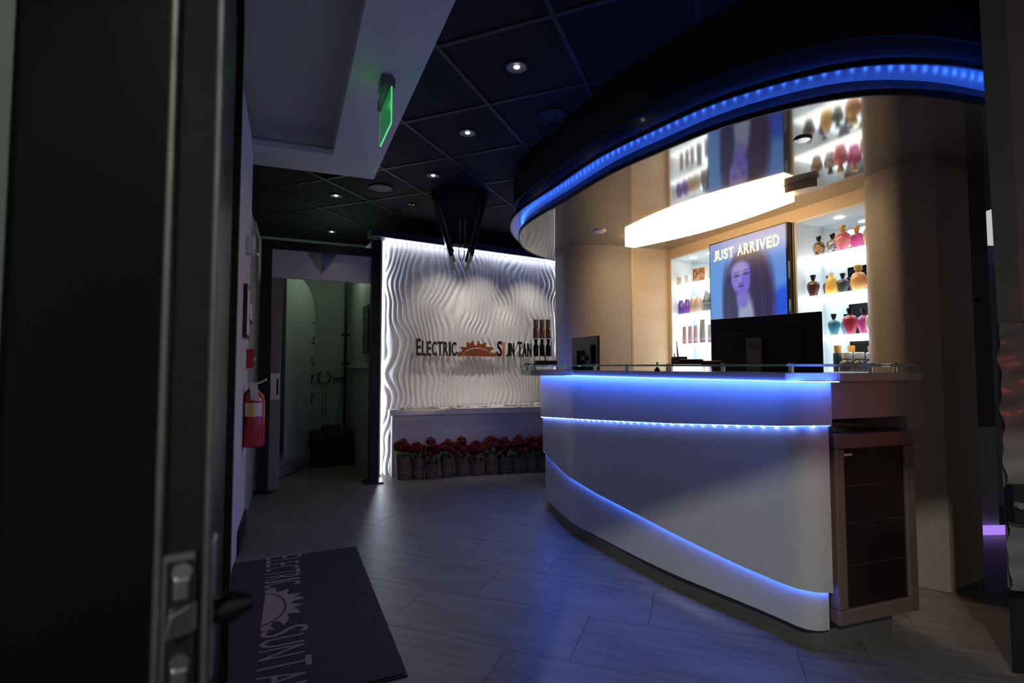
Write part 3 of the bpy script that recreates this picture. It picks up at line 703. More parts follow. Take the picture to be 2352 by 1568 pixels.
put(soft(ell(0.50,0.36,0.115,0.46), .35), (0.60,0.66,0.78)); put(soft(ell(0.46,0.60,0.075,0.10), .5), (0.50,0.46,0.82))
put(soft(ell(0.445,0.735,0.140,0.170,0.10), .16), (0.47,0.42,0.84)); put(soft(ell(0.42,0.795,0.115,0.075,0.1), .8)*0.95, (0.64,0.60,0.84)); put(soft(ell(0.385,0.715,0.06,0.08), .9)*0.5, (0.62,0.57,0.88))
hairput(ell(0.51,0.885,0.14,0.055), .5, .8); hairput(ell(0.605,0.74,0.045,0.22,-0.05), .5, .9)
for ex, ey in ((0.385, 0.752), (0.505, 0.757)):
    put(soft(ell(ex,ey,0.042,0.013), .8)*0.75, (0.20,0.15,0.42)); put(soft(ell(ex,ey+0.022,0.046,0.009,0.1), .9)*0.45, (0.24,0.19,0.45))
put(soft(ell(0.430,0.722,0.018,0.045), .9)*0.5, (0.66,0.61,0.92)); put(soft(ell(0.435,0.702,0.030,0.009), .9)*0.5, (0.28,0.20,0.52)); put(soft(ell(0.440,0.682,0.042,0.013), .6)*0.8, (0.33,0.18,0.50))
topw = np.clip((vv-0.86)/0.14, 0, 1)[...,None]*0.65; img[:] = img*(1-topw)+np.array([0.75,0.66,0.80])*topw
im = bpy.data.images.new('advert', IW, IH); px4 = np.ones((IH, IW, 4), dtype=np.float32); px4[..., :3] = np.clip(img[::-1], 0, 1)
im.pixels.foreach_set(px4.ravel()); im.update(); im.pack()
ms = bpy.data.materials.new('advert screen'); ms.use_nodes = True; nt = ms.node_tree; pb_ = nt.nodes['Principled BSDF']
ti_ = nt.nodes.new('ShaderNodeTexImage'); ti_.image = im; nt.links.new(ti_.outputs[0], pb_.inputs['Emission Color']); pb_.inputs['Emission Strength'].default_value = 0.85
pb_.inputs['Base Color'].default_value = (0.01,0.01,0.01,1); pb_.inputs['Roughness'].default_value = 0.25
g = 0.010; P4 = [bw(sc0+g,-0.0565,zt0-SH+g), bw(sc1-g,-0.0565,zt0-SH+g), bw(sc1-g,-0.0565,zt0-g), bw(sc0+g,-0.0565,zt0-g)]
scr = MB().add(P4, [(0,1,2,3)]).build('screen', ms, tv); uv = scr.data.uv_layers.new(name='uv')
UVM = {}
for i, p in enumerate(P4):
    UVM[i] = [(0,0),(1,0),(1,1),(0,1)][i]
for l in scr.data.loops: uv.data[l.index].uv = UVM[l.vertex_index]
mt = mat('glowing caption', (0.8,0.75,0.5), 0.5, emit=(0.80,0.76,0.66), estr=0.72)
wch = {'J':.8,'U':1,'S':.95,'T':.95,'A':1.1,'R':1,'I':.4,'V':1.1,'E':.9,'D':1.05,' ':.45}
word = 'JUST ARRIVED'; tot = sum(wch[c] for c in word)+0.12*len(word); x = 0.0; wid = (sc1-sc0)*0.86
cap = MB()
for c in word:
    w = wch[c]/tot*wid
    if c != ' ':
        lm = place_letter(c, (sc0+sc1)/2-wid/2+x, w, 0.085, bw(0,-0.058,zt0-0.155), bd.to_3d(), Vector((0,0,1)), 0.001, 0.035); cap.add(lm.v, lm.f)
    x += w+0.12/tot*wid
cap.build('caption', mt, tv)

# ------------------------------------------------------------------ shelf goods
GC = {}
def colm(c, rough=0.25, coat=0.4, nz=0.0, col2=None):
    key = 'pack %.2f %.2f %.2f %s' % (*c, 'm' if col2 else ''); return mat(key, c, rough, coat=coat, noise=nz, nscale=60, col2=col2)
PROT = {}
def bottle_proto(kind, body, cap, col2=None):
    key = (kind, body, cap)
    if key in PROT: return copy_tree(PROT[key])
    t = bpy.data.objects.new('lotion_bottle', None); COL.objects.link(t); WL[t] = Vector((0,0,0))
    mb = colm(body, nz=0.15 if col2 else 0.0, col2=col2); mc = colm(cap)
    if kind == 'flask':      # narrow foot, wide shoulder, flared stopper
        MB().lathe([(0.001,0),(0.021,0),(0.025,0.006),(0.027,0.020),(0.037,0.050),(0.041,0.072),(0.038,0.090),(0.024,0.103),(0.011,0.108),(0.010,0.112)], 22, sy=0.75).build('body', mb, t, True, True)
        MB().lathe([(0.010,0.110),(0.012,0.116),(0.019,0.140),(0.018,0.146),(0.001,0.147)], 16, sy=0.85).build('cap', mc, t, True, True)
    elif kind == 'round':
        MB().lathe([(0.001,0),(0.026,0),(0.034,0.012),(0.043,0.045),(0.041,0.075),(0.028,0.098),(0.013,0.106),(0.012,0.112)], 24, sy=0.7).build('body', mb, t, True, True)
        MB().lathe([(0.013,0.108),(0.014,0.114),(0.020,0.120),(0.021,0.140),(0.014,0.148),(0.001,0.149)], 16).build('cap', mc, t, True, True)
    elif kind == 'tall':     # egg-like with rounded cap
        MB().lathe([(0.001,0),(0.028,0),(0.034,0.010),(0.037,0.040),(0.032,0.080),(0.018,0.112),(0.015,0.116)], 22, sy=0.75).build('body', mb, t, True, True)
        MB().lathe([(0.015,0.114),(0.016,0.130),(0.011,0.145),(0.001,0.149)], 16).build('cap', mc, t, True, True)
    elif kind == 'cyl':
        MB().lathe([(0.001,0),(0.024,0),(0.026,0.004),(0.026,0.095),(0.020,0.104),(0.012,0.106)], 20).build('body', mb, t, True, True)
        MB().lathe([(0.018,0.104),(0.018,0.120),(0.015,0.124),(0.001,0.125)], 16).build('cap', mc, t, True, True)
    elif kind == 'squat':
        MB().lathe([(0.001,0),(0.034,0),(0.040,0.010),(0.045,0.045),(0.038,0.078),(0.022,0.090),(0.020,0.096)], 24, sy=0.8).build('body', mb, t, True, True)
        MB().lathe([(0.022,0.094),(0.024,0.098),(0.024,0.126),(0.020,0.130),(0.001,0.130)], 18).build('cap', mc, t, True, True)
    elif kind == 'slim':
        MB().lathe([(0.001,0),(0.018,0),(0.020,0.004),(0.020,0.110),(0.013,0.120)], 16).build('body', mb, t, True, True)
        MB().lathe([(0.015,0.118),(0.016,0.150),(0.001,0.151)], 14).build('cap', mc, t, True, True)
    elif kind == 'tube':     # standing on its cap, flat crimped top
        n = 16; v = []
        for z, rx, ry in ((0.018,0.017,0.017),(0.03,0.018,0.017),(0.08,0.0175,0.012),(0.125,0.018,0.005),(0.145,0.0185,0.0015)):
            v += [(rx*math.cos(2*math.pi*k/n), ry*math.sin(2*math.pi*k/n), z) for k in range(n)]
        f = [(i*n+k, i*n+(k+1)%n, (i+1)*n+(k+1)%n, (i+1)*n+k) for i in range(4) for k in range(n)]+[tuple(range(n))[::-1], tuple(range(4*n,5*n))]
        MB().add(v, f).build('body', mb, t, True, True); MB().lathe([(0.001,0),(0.016,0),(0.017,0.018),(0.001,0.019)], 16).build('cap', mc, t, True, True)
    elif kind == 'cone':     # cinched foil wrap
        MB().lathe([(0.001,0),(0.022,0),(0.026,0.015),(0.024,0.045),(0.029,0.062),(0.020,0.085),(0.010,0.12),(0.004,0.14),(0.001,0.145)], 12, sy=0.8).build('body', mb, t, True, True)
        MB().lathe([(0.026,0.048),(0.029,0.054),(0.026,0.060)], 14, sy=0.8).build('band', mc, t, True, True)
    PROT[key] = t; return t
def put_bottle(kind, body, cap, s, dep, z, label, scale=1.0, name=None, group='bottles in the display cabinets', col2=None, rz=0.0):
    t = bottle_proto(kind, body, cap, col2); t.location = bw(s, dep, z); t.scale = (scale,)*3; t.rotation_euler = (0,0,math.atan2(bd.y,bd.x)+rz)
    t.name = name or 'lotion_bottle'; tag(t, label, 'bottle' if kind != 'tube' else 'tube', group)
BK = (0.012,0.011,0.012); GD = (0.62,0.42,0.14); WH = (0.8,0.8,0.82)
def sx(px, py=650): return s_bw(px, py)
SC = 1.0
R1, R2, R3, R4 = SZ
# right cabinet, top shelf
put_bottle('flask', (0.42,0.24,0.12), BK, sx(1862), 0.09, R1, 'bronze marbled bottle with black stopper at the left end of the top shelf', col2=(0.05,0.03,0.02))
put_bottle('flask', (0.10,0.10,0.12), BK, sx(1889), 0.11, R1, 'grey patterned bottle with black stopper on the top shelf, second from left', col2=(0.5,0.5,0.5))
put_bottle('flask', (0.72,0.28,0.26), GD, sx(1922), 0.07, R1, 'large pink bottle with gold stopper on the top shelf', 1.18, col2=(0.72,0.12,0.30))
put_bottle('flask', (0.68,0.12,0.36), GD, sx(1934), 0.155, R1, 'magenta bottle with gold stopper behind the large pink one', 1.15)
put_bottle('round', (0.66,0.50,0.24), GD, sx(1990), 0.07, R1, 'gold bottle with gold stopper at the column end of the top shelf', 1.25)
# second shelf
put_bottle('flask', (0.055,0.022,0.018), BK, sx(1851), 0.07, R2, 'dark brown bottle with black stopper at the left end of the second shelf', 1.05)
put_bottle('flask', (0.05,0.03,0.04), BK, sx(1866), 0.16, R2, 'blackish bottle with black stopper behind the dark brown one', 1.0)
put_bottle('tall', (0.80,0.40,0.14), WH, sx(1893), 0.07, R2, 'orange and yellow bottle with white domed cap on the second shelf', 1.12, col2=(0.75,0.60,0.08))
put_bottle('flask', (0.03,0.05,0.055), BK, sx(1914), 0.09, R2, 'dark teal bottle with black stopper on the second shelf, right of the orange one', 0.92)
put_bottle('flask', (0.04,0.05,0.06), BK, sx(1922), 0.18, R2, 'dark bottle with black stopper at the mirror on the second shelf', 0.92)
put_bottle('round', (0.78,0.42,0.16), GD, sx(1955), 0.07, R2, 'amber round bottle with gold stopper on the second shelf', 1.15)
put_bottle('round', (0.70,0.50,0.30), GD, sx(1966), 0.17, R2, 'pale amber round bottle with gold stopper behind the amber one', 1.15)
put_bottle('round', (0.45,0.04,0.08), GD, sx(1996), 0.07, R2, 'dark red round bottle half hidden by the right column on the second shelf', 1.15)
# third shelf
put_bottle('flask', (0.03,0.20,0.30), BK, sx(1893), 0.08, R3, 'turquoise bottle with black stopper on the third shelf beside the monitor', 0.98)
put_bottle('flask', (0.03,0.22,0.34), BK, sx(1901), 0.17, R3, 'turquoise bottle with black stopper at the mirror on the third shelf', 0.98)
put_bottle('flask', (0.38,0.03,0.08), BK, sx(1933), 0.07, R3, 'raspberry red bottle with black stopper on the third shelf', 1.15)
put_bottle('flask', (0.42,0.04,0.20), BK, sx(1944), 0.16, R3, 'magenta red bottle with black stopper behind the raspberry one', 1.15)
put_bottle('round', (0.60,0.52,0.52), (0.7,0.6,0.75), sx(1988), 0.07, R3, 'pale round bottle with lilac cap at the column end of the third shelf', 1.2)
# fourth shelf
for k, px_ in enumerate((1902, 1912)):
    put_bottle('slim', (0.02,0.05,0.06), (0.72,0.32,0.06), sx(px_), 0.07+0.09*k, R4, ['slim dark bottle with orange cap nearest the monitor on the bottom shelf','slim dark bottle with orange cap behind its twin on the bottom shelf'][k], 1.35)
put_bottle('squat', (0.07,0.075,0.08), (0.75,0.77,0.76), sx(1926), 0.06, R4, 'squat charcoal bottle with white cap at the left of the bottom shelf row', 1.22)
put_bottle('squat', (0.07,0.075,0.08), (0.75,0.77,0.76), sx(1946), 0.09, R4, 'squat charcoal bottle with white cap in the middle of the bottom shelf row', 1.2)
put_bottle('squat', (0.07,0.075,0.08), (0.75,0.77,0.76), sx(1966), 0.12, R4, 'squat charcoal bottle with white cap at the right of the bottom shelf row', 1.18)
put_bottle('tube', (0.45,0.36,0.14), BK, sx(1988), 0.06, R4, 'gold tube standing on its cap at the column end of the bottom shelf', 1.35, 'lotion_tube')
# left cabinet
G2 = 'goods in the left display cabinet'
PU = (0.13,0.06,0.42); BG = (0.52,0.42,0.36)
put_bottle('cyl', PU, PU, sx(1550), 0.07, R2, 'purple canister at the far left of the second shelf in the left cabinet', 1.1, group=G2)
put_bottle('cyl', (0.17,0.08,0.52), PU, sx(1564), 0.07, R2, 'brighter purple canister beside the first one in the left cabinet', 1.1, group=G2)
put_bottle('cyl', BG, WH, sx(1578), 0.07, R2, 'beige canister with white cap next to the purple ones', 1.22, group=G2)
put_bottle('cyl', (0.55,0.48,0.42), WH, sx(1590), 0.07, R2, 'pale beige canister with white cap, second of the pair', 1.22, group=G2)
put_bottle('cone', (0.16,0.06,0.22), (0.4,0.25,0.2), sx(1602), 0.12, R2, 'plum pointed wrapped bottle behind the grey ones', 1.25, group=G2)
put_bottle('cone', (0.20,0.28,0.34), (0.35,0.42,0.48), sx(1609), 0.06, R2, 'grey blue pointed wrapped bottle, left of the pair', 1.35, group=G2)
put_bottle('cone', (0.14,0.20,0.27), (0.32,0.4,0.45), sx(1621), 0.06, R2, 'grey blue pointed wrapped bottle, right of the pair', 1.3, group=G2)
put_bottle('squat', (0.42,0.26,0.14), (0.08,0.05,0.04), sx(1632), 0.10, R2, 'leopard patterned brown jar beside the screen frame', 1.5, group=G2, col2=(0.04,0.02,0.015))
for k, (px_, c, l, h) in enumerate(((1556,(0.42,0.28,0.28),'rosy brown tube standing at the far left of the third shelf',1.1), (1569,(0.45,0.32,0.36),'mauve tube, second on the third shelf of the left cabinet',1.1),
        (1581,(0.50,0.36,0.46),'lilac tube, third on the third shelf of the left cabinet',1.1), (1597,(0.30,0.28,0.27),'tall grey and tan tube standing above its neighbours in the left cabinet',1.42),
        (1614,(0.50,0.45,0.58),'lilac white tube right of the tall grey one',1.08), (1628,(0.48,0.46,0.62),'pale lilac tube beside the monitor edge on the third shelf',1.08))):
    put_bottle('tube', c, (0.2,0.1,0.16), sx(px_), 0.07, R3, l, h, 'lotion_tube', G2, rz=0.1)
def pack_box(px_, w, h, d, z, dep, m, label, rz=0.0, name='product_box'):
    t = thing(name, bw(sx(px_), dep, z), label, 'box', G2, math.atan2(bd.y,bd.x)+rz)
    MB().box((0,0,h/2), (w,d,h)).build('carton', M_paper, t, local=True)
    MB().box((0,-d/2-0.0008,h/2), (w*0.94,0.0016,h*0.92)).build('front_print', m, t, local=True)
Mtan = mat('peach print', (0.62,0.40,0.26), 0.5, noise=0.3, nscale=26, col2=(0.30,0.13,0.06)); Mmint = mat('mint print', (0.45,0.52,0.44), 0.5, noise=0.2, nscale=40, col2=(0.6,0.55,0.45))
Mvio = mat('violet print', (0.30,0.24,0.46), 0.5, noise=0.3, nscale=50, col2=(0.7,0.65,0.7))
pack_box(1547, 0.06, 0.085, 0.03, R1, 0.08, Mmint, 'small mint printed carton at the far left of the top shelf')
pack_box(1562, 0.05, 0.09, 0.03, R1, 0.09, mat('cream print', (0.7,0.64,0.55), 0.5), 'small cream carton second on the top shelf of the left cabinet')
pack_box(1596, 0.15, 0.125, 0.03, R1, 0.06, Mtan, 'wide picture carton of tanned skin on the top shelf of the left cabinet')
pack_box(1624, 0.09, 0.125, 0.03, R1, 0.10, mat('pale peach print', (0.72,0.55,0.42), 0.5, noise=0.2, nscale=20, col2=(0.6,0.35,0.2)), 'narrower peach picture carton beside the screen on the top shelf')
pack_box(1622, 0.045, 0.115, 0.03, R4, 0.06, Mvio, 'violet carton on the bottom shelf of the left cabinet')
pack_box(1634, 0.03, 0.115, 0.03, R4, 0.06, mat('plum print', (0.25,0.12,0.2), 0.5), 'narrow plum carton against the right side of the left cabinet')
for k, px_ in enumerate((1578, 1590, 1602, 1614)):
    pack_box(px_, 0.035, 0.075-0.01*(k==0), 0.03, 0.95 if False else R4-0.0, 0.19 if k else 0.19, [Mtan, Mvio, mat('blue print', (0.12,0.16,0.42), 0.5), Mvio][k], ['low peach sachet box at the mirror, bottom shelf of the left cabinet','low violet sachet box beside the peach one on the bottom shelf','low blue sachet box on the bottom shelf','low violet sachet box right of the blue one'][k])

# ------------------------------------------------------------------ reception desk
front_px = [(1254,1139),(1271.5,1162),(1318,1202),(1368,1229),(1452.5,1273),(1536.6,1313.4),(1621,1349),(1705,1383),(1789,1418.6),(1831,1437.5),(1856.5,1445.5),(1885,1448.5),(1906,1446)]
fc = [PZ(x, y, 0.085) for x, y in front_px]
near = fc[-1]
head = [Vector((fc[0].x+0.14, fc[0].y+0.36)), Vector((fc[0].x+0.07, fc[0].y+0.28)), Vector((fc[0].x+0.02, fc[0].y+0.15))]
FR = resample(spline(head+fc, 8), 0.03)              # far end first, near right corner last; room side is to the right of travel
mid_i = len(FR)//2; nn = norm2(FR, mid_i); ROOM = 1 if nn.x < 0 else -1
def fo(d): return offset(FR, d*ROOM)
def interp(tab, x):
    if x <= tab[0][0]: return tab[0][1]
    for a, b in zip(tab, tab[1:]):
        if x <= b[0]: t = (x-a[0])/(b[0]-a[0]); return a[1]+(b[1]-a[1])*t
    return tab[-1][1]
T2 = [(1250.5,1038),(1263,1054.6),(1305,1094.6),(1368,1132.5),(1452.5,1176.6),(1536.6,1221),(1621,1263),(1705,1303),(1789,1338.6),(1831,1354),(1873,1361),(1913,1362)]
T1 = [(1244,957),(1368,964),(1536.6,972),(1705,976),(1789,978),(1912,977)]
def prof(P, tab):
    zs_ = []
    for p in P:
        x, _ = PROJ(p.x, p.y, 0.6); d = ray(x, interp(tab, max(x, tab[0][0]))); zs_.append(EYE + d.z*p.y/d.y)
    # beyond the silhouette keep the value at the silhouette
    xs_ = [PROJ(p.x, p.y, 0.6)[0] for p in P]; k = int(np.argmin(xs_)); sl_ = (zs_[k]-zs_[k+3])/3
    for i in range(k): zs_[i] = zs_[k]+min(sl_*(k-i), 0.12) if tab is T2 else zs_[k]
    return zs_
dk = thing('reception_desk', (0.9,2.9,0), 'curved white reception desk with blue light lines and a rounded front', 'desk')
P0, P1, P2 = fo(0.0), fo(0.022), fo(0.040)
z2 = prof(P1, T2); z1 = prof(P2, T1)
TH = -0.018*ROOM
MB().strip([tuple(p) for p in P0], 0.085, [z+0.03 for z in z2], TH).build('lower_panel', M_desk, dk, True)
MB().strip([tuple(p) for p in P1], z2, [z+0.03 for z in z1], TH).build('middle_panel', M_desk, dk, True)
MB().strip([tuple(p) for p in P2], z1, 1.083, TH).build('upper_panel', M_desk, dk, True)
# side with cooler recess
sd1 = PZ(2108, 1402, 0.085); sdir = (sd1-near).normalized(); SDL = (sd1-near).length; sin_ = Vector((-sdir.y, sdir.x))   # into the desk
def sp(s, dep, z): p = near+sdir*s+sin_*dep; return Vector((p.x,p.y,z))
def sbox(name, s0, s1, d0, d1, z0, z1_, m, par, bevel=0): return MB().obox(sp(s0,d0,z0), (sdir*(s1-s0)).to_3d(), (sin_*(d1-d0)).to_3d(), (0,0,z1_-z0)).build(name, m, par, bevel=bevel)
KS = [tuple(p) for p in fo(-0.075)]; kin = [tuple(sp(SDL-0.12,0.08,0).xy), tuple(sp(SDL-0.12,0.5,0).xy)]
inn = offset(FR, -0.55*ROOM)
kf = [PZ(x, y, 0.0) for x, y in ((1272,1180),(1300,1208),(1340,1238),(1420,1281),(1500,1317),(1600,1363),(1710,1412),(1790,1449),(1840,1470),(1875,1481),(1910,1484),(1985,1471),(2050,1452))]
kfar = [Vector(p) for p in KS if p[1] > kf[0].y+0.12]
MB().prism([tuple(p) for p in resample(kfar, 0.08)]+[tuple(p) for p in spline(kf, 4)]+[tuple(sp(SDL-0.12,0.5,0).xy)]+[tuple(p) for p in inn[::-1][20:-6:6]], 0.0, 0.084).build('kick_plinth', M_kick, dk)
sbox('end_fascia', 0.0, SDL-0.02, 0.0, 0.02, 0.925, 1.083, mat('beige end panel', (0.42,0.35,0.32), 0.45), dk)
sbox('end_stile', SDL-0.022, SDL, -0.0, 0.45, 0.085, 1.083, mat('beige end panel', (0.42,0.35,0.32), 0.45), dk)
sbox('recess_side', 0.0, 0.018, 0.01, 0.42, 0.085, 1.083, M_black, dk)
sbox('recess_back', 0.0, SDL, 0.42, 0.44, 0.12, 1.083, M_black, dk)
sbox('recess_floor', 0.0, SDL-0.02, 0.01, 0.44, 0.085, 0.10, M_black, dk)
# work surface inside
ws_ = MB().prism([tuple(p) for p in resample(fo(-0.03),0.1)]+[tuple(p) for p in inn[::-1][20:-6:5]], 0.72, 0.75); ws_.build('work_surface', M_maple, dk)
MB().strip([tuple(p) for p in offset(FR, -0.30*ROOM)[6:-18]], 0.75, 1.083, TH).build('inner_panel', M_maple, dk, True)
# counter slab
edge = offset(FR, 0.075*ROOM)
k0 = next(i for i, p in enumerate(edge) if p.y < fc[2].y+0.05)
tip = [PZ(1300,868,1.083), PZ(1262,868.2,1.083)]
tipx = lambda Y, px_: Vector(((px_-1176)/FPX*(Y*math.cos(PITCH)), Y))
T = [Vector((0.42,4.34)), Vector((0.22,4.26)), tipx(4.02,1203), tipx(3.78,1196), tipx(3.50,1206), tipx(3.28,1234)]
near_edge = [edge[i] for i in range(k0, len(edge)-4)]
c1_ = near_edge[-1]
seq = spline(T+[near_edge[6]], 6)[:-1]+near_edge[6:]
se = [sp(0.03,-0.055,0).xy, sp(SDL*0.5,-0.045,0).xy, sp(SDL+0.02,-0.04,0).xy, sp(SDL+0.025,0.28,0).xy]
inner = [Vector(p) for p in offset(FR, -0.27*ROOM)[::-1][16:-5:4]]
SLAB = [tuple(p) for p in seq]+[tuple(p) for p in se]+[tuple(p) for p in inner]
MB().prism(SLAB, 1.083, 1.116).build('counter_slab', M_slab, dk, bevel=0.0)
# led strips
def led_line(P, zlist, off, m, dots, dm=M_dot, drop=0.006, sk=0):
    Q = [Vector(p)+norm2(P, i)*off*ROOM for i, p in enumerate(P)]
    MB().strip([tuple(p) for p in Q[sk:]], [z-drop for z in zlist][sk:], [z-drop+0.004 for z in zlist][sk:], -0.006*ROOM).build('light_strip', m, dk)
    if dots:
        R_ = []; acc = 0
        d = MB()
        for i in range(sk, len(Q)-1):
            seg = (Q[i+1]-Q[i]).length; acc += seg
            if acc >= dots:
                acc = 0; d.box((Q[i].x,Q[i].y,zlist[i]-drop), (0.006,0.006,0.004))
        tag(d.build('diode_row', dm, dk), None, None, None, 'stuff')
led_line(P1, z1, 0.010, mat('upper desk blue strip', (0.0,0.0,0.1), 0.5, emit=(0.05,0.15,1.0), estr=16), 0.05, mat('desk diode', (0.2,0.2,0.3), 0.5, emit=(0.30,0.42,1.0), estr=60), drop=0.003)
led_line(P0, z2, 0.010, M_blueled2, 0.0, drop=0.002)
ca1, ca2 = offset([Vector(p) for p in P2], 0.006*ROOM), offset([Vector(p) for p in P2], 0.040*ROOM)
MB().prism([tuple(p) for p in ca1]+[tuple(p) for p in ca2[::-1]], 1.0805, 1.0828).build('light_strip', mat('counter blue strip', (0,0,0.1), 0.5, emit=(0.05,0.15,1.0), estr=24), dk)
# glass ledge on standoffs
GIN = offset([Vector(p) for p in SLAB], 0.0, True)
gl = thing('glass_ledge', (0.9,2.6,1.116), 'clear green-edged glass ledge raised on chrome standoffs along the desk', 'glass ledge')
GZ = 1.142
gseq = [p-norm2(seq,i)*0.012*ROOM for i, p in enumerate(seq)]; gin = [Vector(p) for p in offset(FR, -0.20*ROOM)[::-1][16:-5:4]]
gse = [sp(0.03,-0.04,0).xy, sp(SDL+0.01,-0.03,0).xy, sp(SDL+0.012,0.24,0).xy]
MB().prism([tuple(p) for p in gseq]+[tuple(p) for p in gse]+[tuple(p) for p in gin], GZ, GZ+0.011).build('glass_plate', M_glass, gl)
# green cut edge of the glass
MB().strip([tuple(p) for p in gseq+gse[:2]], GZ+0.001, GZ+0.010, 0.0015*ROOM).build('cut_edge', mat('green glass edge', (0.38,0.62,0.52), 0.15, noise=0.3, nscale=3), gl)
sproto = None
path = resample([p-norm2(seq,i)*0.05*ROOM for i, p in enumerate(seq)], 0.30)+[sp(0.28,0.0,0).xy, sp(SDL-0.05,0.02,0).xy]
for p in path:
    m = MB().lathe([(0.001,1.116),(0.011,1.116),(0.011,GZ),(0.001,GZ)], 14, (p.x,p.y,0)); m.build('standoff', M_chrome, gl, True)
    MB().lathe([(0.001,GZ+0.011),(0.011,GZ+0.011),(0.010,GZ+0.015),(0.001,GZ+0.016)], 14, (p.x,p.y,0)).build('cap_screw', M_chrome, gl, True)
GT = GZ+0.011

# cooler in the desk end
cl = thing('drinks_cooler', sp(SDL/2,0.05,0.1), 'glass door drinks cooler with brown frame built into the desk end', 'cooler')
a_, b_2 = 0.022, SDL-0.03
sbox('body', a_, b_2, 0.02, 0.40, 0.101, 0.868, M_black, cl)
w_ = 0.055
for n_, s0, s1, z0, z1_ in (('door_rail', a_, b_2, 0.105, 0.165), ('door_rail', a_, b_2, 0.805, 0.865), ('door_stile', a_, a_+w_*0.9, 0.165, 0.805), ('door_stile', b_2-w_, b_2, 0.165, 0.805)):
    sbox(n_, s0, s1, -0.03, 0.018, z0, z1_, M_fframe, cl, bevel=0.006)
dgl = sbox('door_glass', a_+w_*0.9, b_2-w_, -0.018, 0.012, 0.165, 0.805, M_fglass, cl)
for z in (0.33, 0.50, 0.65):
    sbox('wire_shelf', a_+w_, b_2-w_, -0.0195, -0.018, z, z+0.003, mat('dim shelf wire', (0.05,0.05,0.05), 0.3), cl)
sbox('maker_plate', a_+w_*0.9+0.004, a_+w_*0.9+0.055, -0.0205, -0.018, 0.775, 0.785, mat('silver plate', (0.6,0.55,0.55), 0.4), dgl)

# monitors ------------------------------------------------------------
def monitor(name, label, tl, tr, H_, Yl, Yr, logo):
    a = PY(tl[0], tl[1], Yl); b = PY(tr[0], tr[1], Yr); u_ = Vector((b.x-a.x, b.y-a.y, 0)); Wd = u_.length; u_.normalize()
    nb = Vector((u_.y, -u_.x, 0))                     # towards the viewer (the back of the screen)
    if nb.y > 0: nb = -nb
    zt_ = (a.z+b.z)/2; c = Vector(((a.x+b.x)/2, (a.y+b.y)/2, 0))
    t = thing(name, (c.x, c.y, 0.75), label, 'monitor')
    P = lambda s, d, z: c+u_*s+nb*d+Vector((0,0,z))
    MB().obox(P(-Wd/2,0,zt_-H_), u_*Wd, nb*-0.02, (0,0,H_)).build('screen_shell', M_monblack, t, bevel=0.003)
    MB().obox(P(-Wd*0.36,0.0,zt_-H_*0.86), u_*Wd*0.72, nb*0.022, (0,0,H_*0.66)).build('back_bulge', M_monblack, t, bevel=0.008)
    if logo:
        sw = 0.075; ztp = zt_-H_*0.34
        nk = MB().obox(P(-sw/2-0.022,0.03,0.765), u_*sw, nb*0.025, (0,0,ztp-0.765)).build('stand_neck', M_mongrey, t, bevel=0.003)
        o_ = P(-0.022,0.0565,ztp-0.042); r = 0.026
        lg = MB().tube([o_+u_*r*math.cos(q_)+Vector((0,0,r*math.sin(q_))) for q_ in np.linspace(0, 2*math.pi, 33)], 0.0012, 5)
        lg.build('logo_ring', mat('dim logo', (0.006,0.006,0.007), 0.4), nk)
        x = -0.019; uvw = {'D':0.010,'E':0.008,'L':0.0075}
        for ch in 'DELL':
            place_letter(ch, x, uvw[ch], 0.012, P(-0.022,0.0568,ztp-0.048), u_, Vector((0,0,1)), 0.0008, 0.03).build('logo_letter', MATS['dim logo'], nk); x += uvw[ch]+0.0015
    else:
        MB().obox(P(-0.03,0.03,0.765), u_*0.035, nb*0.03, (0,0,zt_-0.10-0.765)).build('stand_neck', M_monblack, t, bevel=0.003)
        MB().obox(P(-0.03,0.02,zt_-H_*0.5-0.02), u_*0.12, nb*0.02, (0,0,0.03)).build('mount_arm', M_monblack, t)
    MB().obox(P(-0.12,0.10,0.751), u_*0.24, nb*-0.18, (0,0,0.014)).build('stand_foot', M_monblack, t, bevel=0.003)
    return t
monitor('desk_monitor', 'large black monitor seen from behind with a grey stand and round logo', (1633,735), (1885,713), 0.355, 2.95, 2.50, True)
monitor('desk_monitor', 'smaller black monitor turned edgeways at the far end of the desk', (1313,778), (1372,769), 0.31, 3.98, 3.58, False)

# card readers and pen
def plug(name, label, px_, py_, Y, w, d, h, cat, extras):
    p = PY(px_, py_, Y); t = thing(name, (p.x, Y, GT), label, cat); az_ = 0.15
    MB().box((p.x, Y, GT+h/2), (w, d, h), az_).build('body', M_black, t, bevel=0.006)
    extras(t, p, Y, w, h, az_)
def ex1(t, p, Y, w, h, a):
    MB().box((p.x-0.04, Y, GT+h+0.006), (w*0.42, 0.07, 0.014), a).build('display_hump', M_monblack, t, bevel=0.003)
    MB().tube([(p.x-0.055, Y-0.03, GT+h), (p.x-0.062, Y-0.03, GT+h+0.088)], [0.0045,0.002], 6).build('stylus', M_black, t)
    MB().tube([(p.x-0.075, Y-0.03, GT+h), (p.x-0.073, Y-0.03, GT+h+0.03)], 0.0025, 6).build('peg', M_black, t)
    MB().box((p.x+0.11, Y, GT+0.009), (0.10, 0.10, 0.018), a).build('keypad', M_monblack, t, bevel=0.004)
    MB().box((p.x-0.05, Y-0.052, GT+h*0.55), (0.05, 0.002, 0.008), a).build('badge', mat('dim gold badge', (0.3,0.25,0.12), 0.4), t)
plug('signature_pad', 'black signature pad with upright stylus on the glass ledge left of the large monitor', 1578, 832, 2.62, 0.13, 0.10, 0.026, 'card terminal', ex1)
